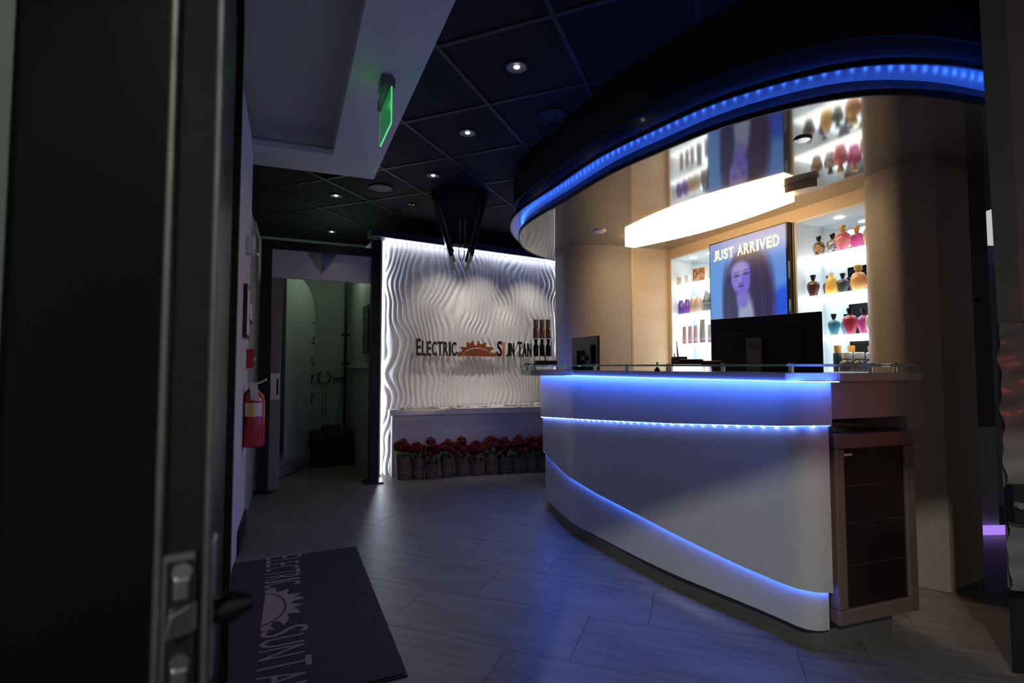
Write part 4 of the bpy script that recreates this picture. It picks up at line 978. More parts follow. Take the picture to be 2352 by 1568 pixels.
def ex2(t, p, Y, w, h, a):
    MB().tube([(p.x, Y, GT+h), (p.x-0.010, Y, GT+h+0.075)], [0.005,0.003], 6).build('stylus', M_black, t)
    MB().box((p.x-0.10, Y-0.03, GT+0.004), (0.10, 0.05, 0.008), a+0.2).build('keypad', M_monblack, t)
plug('card_reader', 'flat black card reader with stylus at the far left end of the ledge', 1253, 840, 3.62, 0.15, 0.09, 0.03, 'card terminal', ex2)
p = PY(1524, 850, 2.55); t = thing('small_stamp', (p.x, 2.55, 1.116), 'small black knob-topped stamp under the glass ledge', 'stamp')
p = Vector((p.x, 2.66, 0)); t.location = (p.x, p.y, 1.116); WL[t] = Vector((p.x,p.y,1.116))
MB().lathe([(0.001,1.116),(0.014,1.116),(0.014,1.128),(0.008,1.132),(0.006,1.139),(0.001,1.140)], 14, (p.x,p.y,0)).build('base', M_black, t, True)
t = thing('tiny_object', (p.x, p.y, GT), 'tiny black flared object on the glass above the stamp', 'small object')  # tiny black object of unknown use
MB().lathe([(0.001,GT),(0.005,GT),(0.004,GT+0.006),(0.008,GT+0.010),(0.001,GT+0.012)], 12, (p.x,p.y,0)).build('cap', M_black, t, True)

# acrylic sample stand with bottles
Yc = 3.72; ca = PY(1245, 845, Yc); CW = 0.145
ac = thing('sample_stand', (ca.x, Yc, GT), 'clear acrylic stand of sample bottles at the far end of the ledge', 'display stand')
zt_ = PY(1245, 727, Yc)[2]; zm = PY(1245, 777, Yc)[2]; zlo = PY(1245, 818, Yc)[2]
for x in (-CW/2, CW/2-0.003): MB().box((ca.x+x, Yc, (GT+zt_)/2), (0.003, 0.09, zt_-GT)).build('side_pane', M_acryl, ac)
for z in (zm, zlo, GT+0.002): MB().box((ca.x, Yc, z-0.0015), (CW, 0.09, 0.003)).build('shelf', M_acryl, ac)
MB().box((ca.x, Yc+0.045, (GT+zt_)/2), (CW, 0.003, zt_-GT)).build('back_pane', M_acryl, ac)
for k in range(3):
    x = ca.x+(k-1)*0.045
    t = thing('sample_bottle', (x, Yc-0.01, zm), ['copper sample bottle at the left of the acrylic stand upper shelf','copper sample bottle in the middle of the acrylic stand upper shelf','copper sample bottle at the right of the acrylic stand upper shelf'][k], 'bottle', 'copper bottles in the acrylic stand')
    MB().lathe([(0.001,0),(0.019,0),(0.020,0.004),(0.020,0.070),(0.016,0.076),(0.015,0.080)], 18).build('body', mat('copper lacquer', (0.42,0.20,0.15), 0.25, metal=0.5), t, True, True)
    MB().lathe([(0.017,0.080),(0.018,0.084),(0.018,0.136),(0.001,0.138)], 18).build('cap', mat('smoky gold cap', (0.36,0.29,0.20), 0.2, metal=0.6), t, True, True)
    t = thing('sample_bottle', (x, Yc-0.01, zlo), ['black sample bottle at the left of the acrylic stand lower shelf','black sample bottle in the middle of the acrylic stand lower shelf','black sample bottle at the right of the acrylic stand lower shelf'][k], 'bottle', 'black bottles in the acrylic stand')
    MB().lathe([(0.001,0),(0.017,0),(0.018,0.004),(0.018,0.078),(0.011,0.086),(0.009,0.092)], 18).build('body', mat('black lacquer', (0.012,0.014,0.012), 0.25), t, True, True)
    MB().lathe([(0.010,0.090),(0.012,0.120),(0.014,0.124),(0.001,0.125)], 14).build('cap', mat('black lacquer', (0.012,0.014,0.012), 0.25), t, True, True)

# ------------------------------------------------------------------ poinsettias in a row
plants_px = [(922,1103),(957,1101),(989,1100),(1026,1097),(1060,1094),(1093,1092),(1127,1090),(1158,1088),(1189,1086),(1220,1085),(1247,1084)]
tops = [1010,1018,1008,1012,1005,1014,1003,1006,1001,1003,1002]
def bloom_mb(r):
    m = MB(); up_ = Vector((0,0,1))
    for ring_, (nn_, el) in enumerate(((9,-0.15),(9,0.25),(7,0.65),(5,1.05),(2,1.45))):
        for k in range(nn_):
            a = 2*math.pi*k/nn_+ring_*0.6+rng.uniform(-.25,.25); e_ = el+rng.uniform(-.15,.15)
            d = Vector((math.cos(a)*math.cos(e_), math.sin(a)*math.cos(e_), math.sin(e_))); s_ = Vector((-math.sin(a), math.cos(a), 0)); t_ = d.cross(s_)
            c = d*r*rng.uniform(0.72,1.0); w = r*rng.uniform(0.26,0.36)
            m.add([c-s_*w+d*w*.25, c-t_*w, c+s_*w+d*w*.25, c+t_*w, c-d*w*0.35], [(0,1,4),(1,2,4),(2,3,4),(3,0,4)])
    m.lathe([(0.001,-r*0.5),(r*0.6,-r*0.2),(r*0.72,r*0.2),(r*0.4,r*0.6),(0.001,r*0.7)], 8)
    return m
ords = ['first','second','third','fourth','fifth','sixth','seventh','eighth','ninth','tenth']
for k, (x, y) in enumerate(plants_px):
    b = PZ(x, y, 0); b = b+Vector((0.0,0.055)); r = 0.067
    z_top = PY(x, tops[k], b.y)[2]
    lab = ('tallest-wrapped crimson poinsettia at the left end of the row by the wall' if k == 0 else 'crimson poinsettia half hidden by the desk at the right end of the row' if k == 10 else
           'crimson poinsettia in paper wrap, %s pot from the left in the row' % ords[k])
    t = thing('poinsettia', (b.x, b.y, 0), lab, 'potted plant', 'poinsettias in a row below the ledge')
    hp = 0.19+0.03*math.sin(k*2.3)
    if k == 0: hp = 0.24
    seg = 18; v = []; lv = [(0,0.80),(0.01,0.84),(0.07,0.94),(0.075,0.90),(0.08,0.95),(hp*0.8,1.05),(hp,1.12)]
    for z, f_ in lv:
        for q_ in range(seg):
            a = 2*math.pi*q_/seg; cr = 1+0.05*math.sin(q_*3.1+k)+0.03*math.sin(q_*7.7+z*40); zz_ = z+(0.022*math.sin(q_*2.1+k*1.7) if z == hp else 0)
            v.append((r*f_*cr*math.cos(a), r*f_*cr*math.sin(a), zz_))
    f = [(i*seg+q_, i*seg+(q_+1)%seg, (i+1)*seg+(q_+1)%seg, (i+1)*seg+q_) for i in range(len(lv)-1) for q_ in range(seg)]+[tuple(range(seg))[::-1]]
    MB().add(v, f).build('pot_wrap', M_wrap, t, False, True)
    MB().lathe([(r*0.93,0.072),(r*0.98,0.075),(r*0.93,0.079)], 16).build('twine', mat('twine', (0.35,0.26,0.16), 0.8), t, False, True)
    lf = MB()
    for q_ in range(26):
        a = rng.uniform(0, 6.28); rr = rng.uniform(0.04,0.10); z = hp+rng.uniform(-0.03, 0.09); L_ = rng.uniform(0.05,0.08); d = Vector((math.cos(a), math.sin(a), rng.uniform(-.5,.3))); s_ = Vector((-math.sin(a), math.cos(a), 0))
        o_ = Vector((math.cos(a)*rr*0.4, math.sin(a)*rr*0.4, z)); lf.add([o_, o_+d*L_*0.5+s_*L_*0.3, o_+d*L_, o_+d*L_*0.5-s_*L_*0.3, o_+d*L_*.5+Vector((0,0,.006))], [(0,1,4),(1,2,4),(2,3,4),(3,0,4)])
    tag(lf.build('foliage', M_leaf, t, False, True), None, None, None, 'stuff')
    MB().tube([(0,0,0.1),(0.005,0.003,z_top-0.05)], 0.006, 6).build('stem', M_leaf, t, False, True)
    nb_ = 9
    for q_ in range(nb_):
        if q_ == 0: pos = Vector((rng.uniform(-.015,.015), -0.01, z_top-0.035)); rr = 0.05
        else:
            a = 2*math.pi*q_/(nb_-1); rad = 0.058 if q_ % 2 else 0.045; pos = Vector((math.cos(a)*rad, math.sin(a)*rad*0.9, hp+0.055+(z_top-hp-0.10)*rng.uniform(0.0, 0.85))); rr = 0.044
        o = bloom_mb(rr*1.1).build('bloom', M_petal, t, False, True); o.location = pos; o.rotation_euler = (rng.uniform(-.5,.5)+(0.5 if pos.y < 0 else -0.3), pos.x*6, rng.uniform(0,6))

# ------------------------------------------------------------------ doormat
ma = PZ(818, 1253, 0.008); mb_ = PZ(937, 1548, 0.008); mdv = (mb_-ma).normalized(); mw = Vector((mdv.y, -mdv.x))
if mw.x > 0: mw = -mw
ML, MW_ = (mb_-ma).length, 0.80
mt_ = thing('doormat', ((ma+mb_)/2).to_3d(), 'charcoal entrance mat with beige lettering and half sun print', 'mat')
def mp_(l, w, z): p = ma+mdv*l+mw*w; return Vector((p.x,p.y,z))
MB().obox(mp_(0,0,0.0), (mdv*ML).to_3d(), (mw*MW_).to_3d(), (0,0,0.005)).build('rubber_base', M_matedge, mt_)
MB().obox(mp_(0.012,0.012,0.005), (mdv*(ML-0.024)).to_3d(), (mw*(MW_-0.024)).to_3d(), (0,0,0.004)).build('carpet', M_mat, mt_)
def mlw(px_, py_): p = PZ(px_, py_, 0.0095)-ma; return p.dot(mdv), p.dot(mw)
# text runs along mdv, letter tops point to -mw (towards the right); baseline at w=wb_
l_top, w_top = mlw(693, 1290); l_b, wb_ = mlw(612, 1290)
HB = wb_-w_top
def mword(word, pxa, pxb, hb, hs, font_w=None):
    la = mlw(*pxa)[0]; lb = mlw(*pxb)[0]; wd = {'I':0.38,'E':0.85,'L':0.8,'N':1.15,'T':1.0,'A':1.1,'U':1.1}
    ws = [wd.get(c, 1.0)*(1.12 if i == 0 else 1) for i, c in enumerate(word)]; gap = 0.25; un_ = (lb-la)/(sum(ws)+gap*(len(word)-1)); x = la
    for i, c in enumerate(word):
        place_letter(c, x, ws[i]*un_, hb if i == 0 else hs, mp_(0, wb_, 0.0088), mdv.to_3d(), -mw.to_3d(), 0.0006, -0.005).build('letter_print', M_matprint, mt_); x += (ws[i]+gap)*un_
mword('ELECTRIC', (652,1275), (650,1345), HB*1.02, HB*0.93)
mword('SUN', (665,1437), (660,1505), HB*1.02, HB*0.92)
la_, lb_ = mlw(665,1512)[0], mlw(660,1545)[0]
mword('TAN', (665,1512), (655,1600), HB*1.02, HB*0.9)
# half sun print
l_s0 = mlw(640,1347)[0]; l_s1 = mlw(640,1444)[0]
def sunm(u, v): return mp_(l_s0+(u-850)/(1582-850)*(l_s1-l_s0), wb_-(460-v)/292*HB*1.0, 0.0088)
poly_solid(ring, sunm, Vector((0,0,1)), 0.0006).build('sun_print', M_matprint, mt_)
poly_solid(arc_in, sunm, Vector((0,0,1)), 0.0006).build('sun_print', M_matprint, mt_)

# ------------------------------------------------------------------ fire extinguisher and wall fittings
def left_at(px_, py_, out):
    a = on_left(0, out, 0); b = on_left(1, out, 0); return PV(px_, py_, a, b)
Ye = 3.40; pe = PY(581, 1025, Ye); zb_ = pe.z; ztop_ = PY(580, 897, Ye).z; re_ = 0.5*(PY(604,960,Ye).x-PY(556,960,Ye).x)
fe = thing('fire_extinguisher', (pe.x, Ye, zb_), 'red fire extinguisher with white inspection tag hanging by the black post', 'extinguisher')
hb_ = ztop_-zb_
MB().lathe([(0.001,0.004),(re_*0.85,0.0),(re_,0.012),(re_,hb_*0.80),(re_*0.86,hb_*0.92),(re_*0.45,hb_),(re_*0.28,hb_+0.012)], 28).build('cylinder', M_red, fe, True, True)
m = MB(); seg = 12
for i in range(seg+1):
    a = math.radians(-150+130*i/seg); 
    for z in (hb_*0.55, hb_*0.79): m.v.append(((re_+0.0012)*math.cos(a), (re_+0.0012)*math.sin(a), z))
m.f = [(2*i,2*i+2,2*i+3,2*i+1) for i in range(seg)]; m.build('label', M_paper, fe, True, True)
m = MB()
for i in range(3):
    a = math.radians(-95+14*i)
    for z in (hb_*0.55, hb_*0.79): m.v.append(((re_+0.002)*math.cos(a), (re_+0.002)*math.sin(a), z))
m.f = [(2*i,2*i+2,2*i+3,2*i+1) for i in range(2)]; m.build('label_stripe', M_yellow, fe, True, True)
MB().lathe([(0.001,hb_),(0.022,hb_),(0.022,hb_+0.035),(0.012,hb_+0.045),(0.001,hb_+0.046)], 14).build('valve', M_chrome, fe, True, True)
MB().tube([(-0.02,0,hb_+0.04),(0.05,-0.01,hb_+0.055),(0.085,-0.01,hb_+0.075)], 0.007, 6).build('lever', M_chrome, fe, True, True)
MB().tube([(-0.02,0,hb_+0.03),(0.05,-0.01,hb_+0.028),(0.08,-0.01,hb_+0.02)], 0.006, 6).build('carry_handle', M_blackmet, fe, True, True)
MB().tube([(-0.015,-0.01,hb_+0.02),(-re_*0.7,-0.04,hb_-0.03),(-re_*0.55,-re_*0.95,hb_*0.75),(-re_*0.45,-re_*1.12,hb_*0.5),(-re_*0.40,-re_*1.15,hb_*0.36)], [0.009,0.009,0.009,0.009,0.012], 8).build('hose', M_black, fe, True, True)
MB().lathe([(0.001,0),(0.014,0.0),(0.016,0.004),(0.001,0.012)], 12, (0.0,-0.026,hb_+0.018)).build('gauge', M_paper, fe, True, True)
tg = MB().obox((0.02,-re_-0.006,hb_-0.055), (0.055,0.0,-0.012), (0,-0.002,0), (-0.02,0,0.115)); tg.build('inspection_tag', M_paper, fe, False, True)
pw_ = left_at(566, 900, 0.03)
MB().box((-re_-0.015, 0.0, hb_*0.9), (0.02,0.05,0.10)).build('wall_bracket', M_blackmet, fe, False, True)
# red call box, framed notices, camera
ua_, ub_ = left_at(563, 780, 0), left_at(571, 780, 0)
c = PV(567, 825, on_left(0,0,0), on_left(1,0,0))
sC = (Vector(c[:2])-pl).dot(dl)
t = thing('alarm_box', c, 'small red alarm box on the left wall above the extinguisher', 'alarm')
MB().obox(on_left(sC-0.05,0,c.z-0.06), (dl*0.13).to_3d(), (-nl*0.045).to_3d(), (0,0,0.13)).build('housing', M_red, t, bevel=0.004)
MB().obox(on_left(sC-0.01,0.045,c.z-0.01), (dl*0.05).to_3d(), (-nl*0.006).to_3d(), (0,0,0.02)).build('pull_lever', M_paper, t)
for k, (px_, y0, y1) in enumerate(((563,657,778),(569,690,742))):
    a = PV(px_, y0, on_left(0,0,0), on_left(1,0,0)); b = PV(px_, y1, on_left(0,0,0), on_left(1,0,0)); s_ = (Vector(a[:2])-pl).dot(dl)
    t = thing('framed_notice', a, ['larger thin framed notice on the left wall, seen edge on','smaller framed notice behind the larger one on the left wall'][k], 'framed notice')
    MB().obox(on_left(s_-0.12,0,b.z), (dl*0.24).to_3d(), (-nl*0.022).to_3d(), (0,0,a.z-b.z)).build('frame', mat('dark wood frame', (0.05,0.02,0.015), 0.4), t)
    MB().obox(on_left(s_-0.10,0.022,b.z+0.02), (dl*0.20).to_3d(), (-nl*0.002).to_3d(), (0,0,a.z-b.z-0.04)).build('sheet', M_paper, t)
c = left_at(578, 575, 0.03); sC = (Vector(c[:2])-pl).dot(dl)
t = thing('security_camera', c, 'small white dome camera high on the left wall by the post', 'camera')
MB().obox(on_left(sC-0.06,0.0,c.z-0.03), (dl*0.08).to_3d(), (-nl*0.05).to_3d(), (0,0,0.12)).build('base', M_paper, t, bevel=0.008)
MB().lathe([(0.001,-0.025),(0.017,-0.018),(0.025,0),(0.017,0.018),(0.001,0.025)], 14, on_left(sC-0.02,0.055,c.z-0.02)).build('lens', M_chrome, t, True)

# ------------------------------------------------------------------ exit sign
HS = 2.70
exa = PY(898, 200, 2.55); exb_Y = 2.83; exb = PY(873, 258, exb_Y)
eu = Vector((exb.x-exa.x, exb.y-exa.y, 0)); EL = eu.length; eu.normalize(); en = Vector((eu.y, -eu.x, 0))
if en.x < 0: en = -en
zt_ = (exa.z+exb.z)/2; zb_ = zt_-0.19
ex = thing('exit_sign', (exa+exb)/2, 'green edge-lit exit sign hanging from the white entry ceiling', 'exit sign')
A0 = Vector((exa.x, exa.y, 0))
MB().obox(A0+Vector((0,0,zb_)), eu*EL, en*0.006, (0,0,zt_-zb_)).build('acrylic_plate', M_exit, ex)
MB().obox(A0+Vector((0,0,zb_-0.004)), eu*EL, en*0.007, (0,0,0.004)).build('bright_edge', M_exitedge, ex)
MB().obox(A0-eu*0.004+Vector((0,0,zb_)), eu*0.004, en*0.007, (0,0,zt_-zb_)).build('bright_edge', M_exitedge, ex)
MB().obox(A0+eu*EL+Vector((0,0,zb_)), eu*0.004, en*0.007, (0,0,zt_-zb_)).build('bright_edge', M_exitedge, ex)
MB().obox(A0+eu*0.01-en*0.018+Vector((0,0,zt_)), eu*(EL-0.02), en*0.042, (0,0,0.055)).build('housing', M_mongrey, ex, bevel=0.004)
MB().obox(A0+eu*(EL*0.35)-en*0.03+Vector((0,0,zt_+0.05)), eu*EL*0.3, en*0.066, (0,0,HS-zt_-0.05)).build('canopy_mount', mat('grey mount', (0.2,0.18,0.2), 0.5), ex, bevel=0.004)
x = 0.03; ewd = {'E':0.05,'X':0.06,'I':0.014,'T':0.055}
for ch in 'EXIT':   # read from the entrance side
    place_letter(ch, x, ewd[ch], 0.12, A0+en*0.0062+Vector((0,0,zb_+0.035)), eu, Vector((0,0,1)), 0.001, 0.03).build('letter', M_exitedge, ex); x += ewd[ch]+0.014
light('exit_sign_glow', 'POINT', tuple(A0+eu*EL*0.5-en*0.06+Vector((0,0,zt_-0.02))), 0.06, (0.1,1.0,0.25), 0.03)

# ------------------------------------------------------------------ pair of screens hung from the ceiling in a V
def hung_screen(label, pnt, pnb, pfb, side):
    # pnt near top, pnb near bottom, pfb far bottom as (px,py,Y)
    a = PY(*pnt); b = PY(*pnb); c = PY(*pfb); v_ = a-b; u_ = c-b; n_ = u_.cross(v_).normalized()
    if n_.x*side < 0: n_ = -n_                     # outward
    t = thing('hanging_screen', b, label, 'screen', None)
    MB().obox(b, u_, v_, -n_*0.03).build('casing', M_monblack, t, bevel=0.004)
    MB().obox(b+u_*0.02+v_*0.03+n_*0.0005, u_*0.96, v_*0.94, n_*0.001).build('glass', M_tvblack, t)
    MB().obox(b+u_*0.3+v_*0.35-n_*0.045, u_*0.4, v_*0.35, n_*0.015).build('mount_plate', M_blackmet, t)
    for q_ in (0.2, 0.8): MB().obox(b+u_*q_+v_*0.10-n_*0.052, u_*0.05, v_*0.8, n_*0.022).build('mount_rail', M_mongrey, t)
    return t, a, b, c, n_
t1, a1, b1, cc1, n1 = hung_screen('left hanging screen of the V-shaped pair seen from below', (989,441,4.50), (1033,588,4.42), (1040,622,5.05), -1)
t2, a2, b2, cc2, n2 = hung_screen('right hanging screen of the V-shaped pair seen from below', (1121,446,4.50), (1087,588,4.42), (1074,622,5.05), 1)
pcen = (a1+a2+b1+b2)/4; pc_ = Vector((pcen.x, 4.72, 0))
bk = thing('screen_bracket', (pc_.x, pc_.y, HC), 'black ceiling bracket with twin poles and cable loop between the hanging screens', 'bracket')
MB().box((pc_.x, pc_.y, HC-0.012), (0.24,0.24,0.022)).build('ceiling_plate', M_black, bk)
zp = PY(1050, 570, pc_.y).z
hs0, hs1 = PY(990, 436, pc_.y-0.12).x, PY(1121, 436, pc_.y-0.12).x; hz = min(PY(1056, 436, pc_.y-0.12).z, HC-0.001)
hb0, hb1 = PY(1036, 575, pc_.y).x, PY(1082, 575, pc_.y).x
hv = [(hs0,pc_.y-0.12,hz),(hs1,pc_.y-0.12,hz),(hs1,pc_.y+0.14,hz),(hs0,pc_.y+0.14,hz),(hb0,pc_.y-0.05,zp+0.03),(hb1,pc_.y-0.05,zp+0.03),(hb1,pc_.y+0.07,zp+0.03),(hb0,pc_.y+0.07,zp+0.03)]
MB().add(hv, [(0,1,2,3),(7,6,5,4),(0,4,5,1),(1,5,6,2),(2,6,7,3),(3,7,4,0)]).build('mount_housing', M_black, bk)
for dx in (-0.022, 0.026): MB().tube([(pc_.x+dx, pc_.y-0.10, HC-0.25), (pc_.x+dx, pc_.y-0.06, zp)], 0.013, 10).build('pole', M_mongrey, bk, True)
for z in (0.45, 0.30): MB().box((pc_.x, pc_.y, HC-z), (0.16,0.03,0.03)).build('cross_arm', M_blackmet, bk)
cz = zp+0.02; MB().tube([(pc_.x-0.012+0.028*math.sin(q_)*1.0, pc_.y-0.03, cz-0.05-0.09*math.cos(q_)*-1) for q_ in np.linspace(0, 2*math.pi, 24)], 0.004, 6).build('cable_loop', M_black, bk, True)

# ------------------------------------------------------------------ right side: hallway glimpse, pillar, wrapped crates
hp_ = struct('wall_right', 'dark hallway walls right of the column')
v0 = PZ(2262, 1326, 0)
MB().obox((v0.x+0.18, v0.y+0.75, 0), (0.6,-0.02,0), (0,0.05,0), (0,0,HC)).build('hall_panel', mat('pale grey hall paint', (0.30,0.33,0.34), 0.6), hp_)
MB().obox((4.6, 1.0, 0), (0.1,0,0), (0,7,0), (0,0,HC)).build('hall_end', M_recess, hp_)
MB().obox((-5.2, 8.2, 0), (11,0,0), (0,0.1,0), (0,0,HC)).build('far_wall', M_black, hp_)
MB().obox((-5.2, 3, 0), (0.1,0,0), (0,5.2,0), (0,0,HC)).build('far_side', M_black, hp_)
# dark brown panel, taken for a door, on the column's far edge
cb = PV(2235, 500, v0, v0+Vector((1,0.25))); 
dr = thing('dark_panel', (v0.x, v0.y, 0.78), 'dark brown tall panel just behind the right column', 'cupboard')
pA = PY(2252, 980, v0.y+0.05); pB = PY(2287, 980, v0.y+0.05); pT = PY(2260, 378, v0.y+0.05)
MB().obox((pA.x-0.04, v0.y+0.05, pA.z), (pB.x-pA.x+0.04,0,0), (0,0.04,0), (0,0,pT.z-pA.z)).build('leaf', mat('dark brown veneer', (0.045,0.032,0.028), 0.5), dr)
MB().lathe([(0.001,0),(0.012,0.0),(0.012,0.02),(0.001,0.022)], 12, (pA.x+0.02, v0.y+0.04, PY(2255,690,v0.y).z)).build('knob', M_blackmet, dr, True)
# lit far elements of the hallway
Yh = 4.2
a = PY(2272, 470, Yh); b = PY(2286, 562, Yh)
t = thing('hall_light', a, 'bright vertical white light panel glimpsed down the hallway', 'light panel')
MB().obox((a.x-0.02, Yh, b.z), (b.x-a.x+0.05,0,0), (0,0.03,0), (0,0,a.z-b.z)).build('panel', mat('hall glow', (0.7,0.7,0.68), 0.5, emit=(0.9,0.9,0.85), estr=0.55), t)
a = PY(2270, 600, Yh); b = PY(2292, 1180, Yh)
MB().obox((a.x-0.12, Yh+0.05, b.z), (0.3,0,0), (0,0.03,0), (0,0,a.z-b.z)).build('grey_leaf', mat('pale grey hall paint', (0.30,0.33,0.34), 0.6), hp_)
a = PY(2233, 400, 3.6); b = PY(2290, 425, 3.6)
t = thing('blue_beam', a, 'short blue-lit ceiling beam beyond the right column', 'beam')
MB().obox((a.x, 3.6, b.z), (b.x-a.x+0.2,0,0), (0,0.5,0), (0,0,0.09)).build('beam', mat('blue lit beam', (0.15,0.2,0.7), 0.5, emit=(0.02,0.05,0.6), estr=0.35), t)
a = PZ(2268, 1222, 0.02); t = thing('floor_light', (a.x,a.y,0), 'violet glowing light bar on the hallway floor', 'light bar')
MB().obox((a.x-0.05, a.y, 0.0), (0.28,0.02,0), (0,0.03,0), (0,0,0.055)).build('bar', M_purple, t)
# post and wrapped display at the right edge
Yw = 1.86; M_wall2 = mat('plum paint return', (0.40,0.29,0.29), 0.6)
ca_ = PY(2292, 741, Yw); bz = PY(2318, 1355, Yw).z
cw_ = thing('wrapped_crate', (ca_.x+0.2, Yw+0.2, 0), 'tall grey crate in cloudy plastic wrap at the right edge of the photo', 'crate')
m = MB(); NXc, NZc = 20, 50
for i in range(NZc):
    for j in range(NXc):
        m.v.append((ca_.x+0.7*j/(NXc-1), Yw+0.10*0-0.006*math.sin(j*1.9+i*0.7)-0.005*math.sin(i*1.3-j*0.9)-0.12*j/(NXc-1), bz+(ca_.z-bz)*i/(NZc-1)))
m.f = [(i*NXc+j, i*NXc+j+1, (i+1)*NXc+j+1, (i+1)*NXc+j) for i in range(NZc-1) for j in range(NXc-1)]
m.build('plastic_wrap', mat('cloudy plastic wrap', (0.20,0.215,0.20), 0.35, bump=0.5, bscale=10, coat=0.25), cw_, True)
MB().obox((ca_.x+0.004, Yw+0.012, bz+0.004), (0.68,-0.116,0), (0.42,0.40,0), (0,0,ca_.z-bz-0.008)).build('carton', mat('grey crate', (0.16,0.17,0.16), 0.6), cw_)
MB().obox((ca_.x+0.09, Yw+0.10, 0), (0.55,-0.1,0), (0.3,0.3,0), (0,0,bz+0.003)).build('plinth', M_black, cw_)
k1 = PY(2319, 1112, Yw-0.03); k2 = PY(2326, 1200, Yw-0.03)
t = thing('wall_device', (k1.x, Yw-0.05, k2.z), 'black square device with a round knob on the wrapped crate', 'device')
MB().obox((k1.x, Yw-0.045, k2.z), (0.25,-0.04,0), (0,0.03,0), (0,0,k1.z-k2.z)).build('body', M_black, t, bevel=0.003)
kc = PY(2345, 1162, Yw-0.06)
MB().tube([(kc.x, Yw-0.062, kc.z), (kc.x, Yw-0.045, kc.z)], 0.012, 12).build('knob', M_mongrey, t)
Yq = Yw+0.02
q0, q1, q2, q3 = PY(2247,0,Yq), PY(2306,0,Yq), PY(2346,741,Yq), PY(2290,741,Yq)
mu = tag(MB().add([Vector((q3.x+0.004,Yq,ca_.z)), Vector((q2.x,Yq,ca_.z)), Vector((q1.x,Yq,2.741)), Vector((q0.x-0.0,Yq,2.741)), Vector((q3.x+0.13,Yq+0.12,ca_.z)), Vector((q2.x+0.13,Yq+0.12,ca_.z)), Vector((q1.x+0.13,Yq+0.12,2.741)), Vector((q0.x+0.13,Yq+0.12,2.741))],
    [(0,1,2,3),(7,6,5,4),(0,4,5,1),(1,5,6,2),(2,6,7,3),(3,7,4,0)]).build('trim_3', mat('grey mullion', (0.20,0.215,0.20), 0.5)), 'grey upright post standing above the wrapped crate', None, None, 'structure')
tag(MB().obox((q1.x+0.05, Yq+0.05, ca_.z+0.01), (1.0,-0.1,0), (0,0.04,0), (0,0,2.741-ca_.z-0.01)).build('wall_return', M_wall2), 'plum tinted wall beside the upright post', None, None, 'structure')
light('small_red_sign', 'POINT', (q2.x+0.10, Yq-0.08, 1.40), 0.025, (1.0,0.08,0.10), 0.03)

# ------------------------------------------------------------------ entrance door leaf close to the viewer (left)
d1 = struct('door_3', 'open dark bronze glass entrance door close on the left, lock edge towards the viewer')
c_r = PY(498, 700, 0.50).xy; c_l = PY(378, 700, 0.478).xy
eu2 = (c_r-c_l); EW = eu2.length; eu2.normalize(); ed_ = Vector((-eu2.y, eu2.x))      # ed_ runs away along the leaf
if ed_.y < 0: ed_ = -ed_
end_ = PY(548, 700, 1.36).xy; ld_ = (end_-c_r).normalized(); LLf = (end_-c_r).length
def dp(e, l, z): p = c_l+eu2*e+ld_*l; return Vector((p.x,p.y,z))
def dbx(name, e0, e1, l0_, l1_, z0, z1_, m, par, bevel=0): return MB().obox(dp(e0,l0_,z0), (eu2*(e1-e0)).to_3d(), (ld_*(l1_-l0_)).to_3d(), (0,0,z1_-z0)).build(name, m, par, bevel=bevel)
dbx('lock_stile', 0.002, EW-0.002, 0.0, 0.09, 0.0, 2.15, M_bronze, d1, bevel=0.002)
dbx('hinge_stile', 0.002, EW-0.002, LLf-0.08, LLf, 0.0, 2.15, M_bronze, d1)
dbx('top_rail', 0.002, EW-0.002, 0.09, LLf-0.08, 2.05, 2.15, M_bronze, d1); dbx('bottom_rail', 0.002, EW-0.002, 0.09, LLf-0.08, 0.0, 0.25, M_bronze, d1)
dbx('glass_pane', EW*0.4, EW*0.6, 0.09, LLf-0.08, 0.25, 2.05, M_darkglass, d1)
for e_, nme in ((0.0, 'edge_lip'), (EW-0.004, 'edge_lip')):
    a = dp(e_+0.002, -0.002, 0.0); MB().tube([(a.x,a.y,0.02),(a.x,a.y,2.14)], 0.0036, 8).build(nme, M_bronzlip, d1, True)
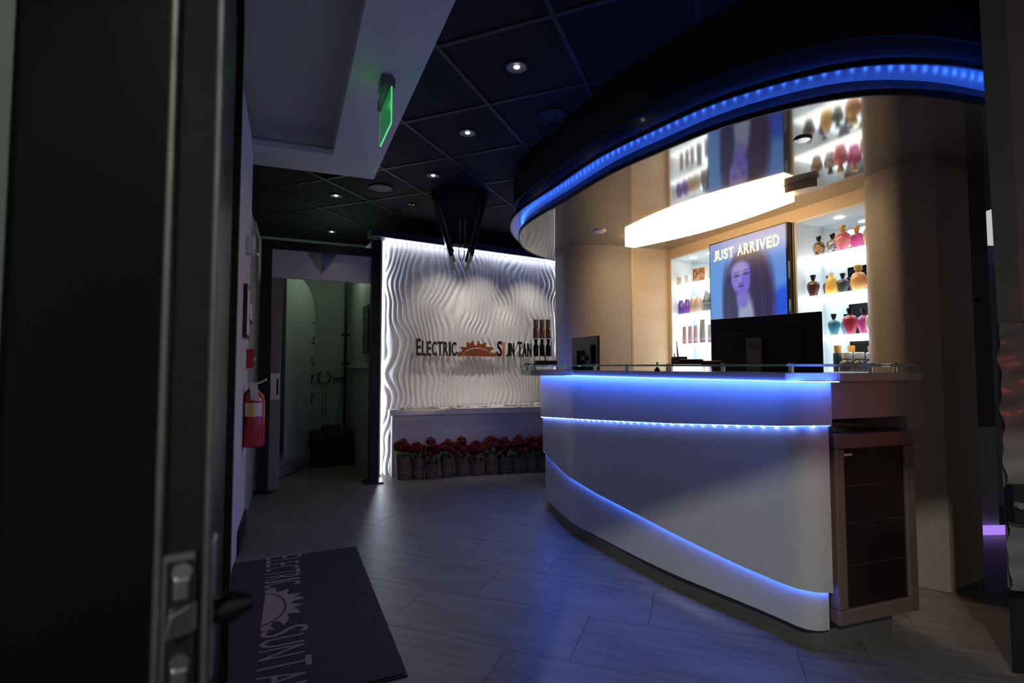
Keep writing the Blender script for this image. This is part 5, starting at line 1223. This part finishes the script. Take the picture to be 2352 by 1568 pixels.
# lock hardware on the edge
def dz(py_): return PY(430, py_, 0.487).z
lo = dz(1590); hi = dz(1270)
dbx('lock_faceplate', 0.006, EW-0.012, -0.004, 0.001, lo, hi, mat('dull steel plate', (0.36,0.34,0.33), 0.35, metal=0.8), d1)
dbx('faceplate_slot', EW*0.20, EW-0.013, -0.006, -0.003, lo+0.006, hi-0.006, M_black, d1)
for py_, nm in ((1308,'lock_cylinder'),(1515,'lock_cylinder')):
    a = dp(EW*0.50, -0.009, dz(py_)); a2_ = dp(EW*0.50, 0.0, dz(py_))
    MB().tube([a2_, a], 0.008, 18).build(nm, M_chrome, d1, True)
    a = dp(EW*0.50, -0.008, dz(py_+38)); MB().box(a, (0.014,0.006,0.022), math.atan2(eu2.y,eu2.x)).build('cylinder_tail', M_chrome, d1, bevel=0.003)
m = MB(); z0 = dz(1452); z1_ = dz(1385)
A3 = [dp(EW*0.28,-0.002,z0), dp(EW*0.80,-0.002,z0), dp(EW*0.80,-0.002,z1_), dp(EW*0.28,-0.002,z1_), dp(EW*0.22,-0.016,z0+0.001), dp(EW*0.62,-0.010,z0), dp(EW*0.66,-0.009,z1_), dp(EW*0.30,-0.015,z1_-0.006)]
m.add(A3, [(0,3,2,1),(4,5,6,7),(0,1,5,4),(1,2,6,5),(2,3,7,6),(3,0,4,7)]).build('latch_bolt', M_chrome, d1, bevel=0.0015)
# escutcheons and levers on the inner face
dbx('escutcheon', EW, EW+0.004, 0.006, 0.040, lo, dz(1262), M_chrome, d1, bevel=0.0015)
m = MB(); a = dp(EW, 0.022, dz(1445)); b = dp(EW+0.018, 0.022, dz(1442)); c = dp(EW+0.040, 0.014, dz(1428))
MB().tube([a, b, c], [0.011,0.016,0.007], 14).build('thumb_turn', mat('black chrome lever', (0.05,0.045,0.045), 0.15, metal=0.9), d1, True)
# door frame and dark glass beyond the leaf's left side
fr = struct('window_1', 'dark glazed side panel of the entrance left of the door')
w0 = PY(-700, 700, 0.62); w1 = PY(12, 700, 0.62); w2_ = PY(384, 700, 0.62)
MB().obox((w1.x, 0.62, 0), (w2_.x-w1.x+0.012,0,0), (0,0.03,0), (0,0,2.9)).build('dark_pane', M_darkglass, fr)
MB().obox((w0.x, 0.615, 0), (w1.x-w0.x,0,0), (0,0.05,0), (0,0,2.9)).build('side_jamb', mat('grey green jamb', (0.10,0.12,0.10), 0.5), fr)
# back part of the entry ceiling and side wall beyond the leaf
tag(MB().obox((*(wa-dl*2.2-nl*0.0),0), (dl*2.2).to_3d(), (nl*0.1).to_3d(), (0,0,2.74)).build('wall_entry', M_white), 'white entry wall behind the open door leaf', None, None, 'structure')
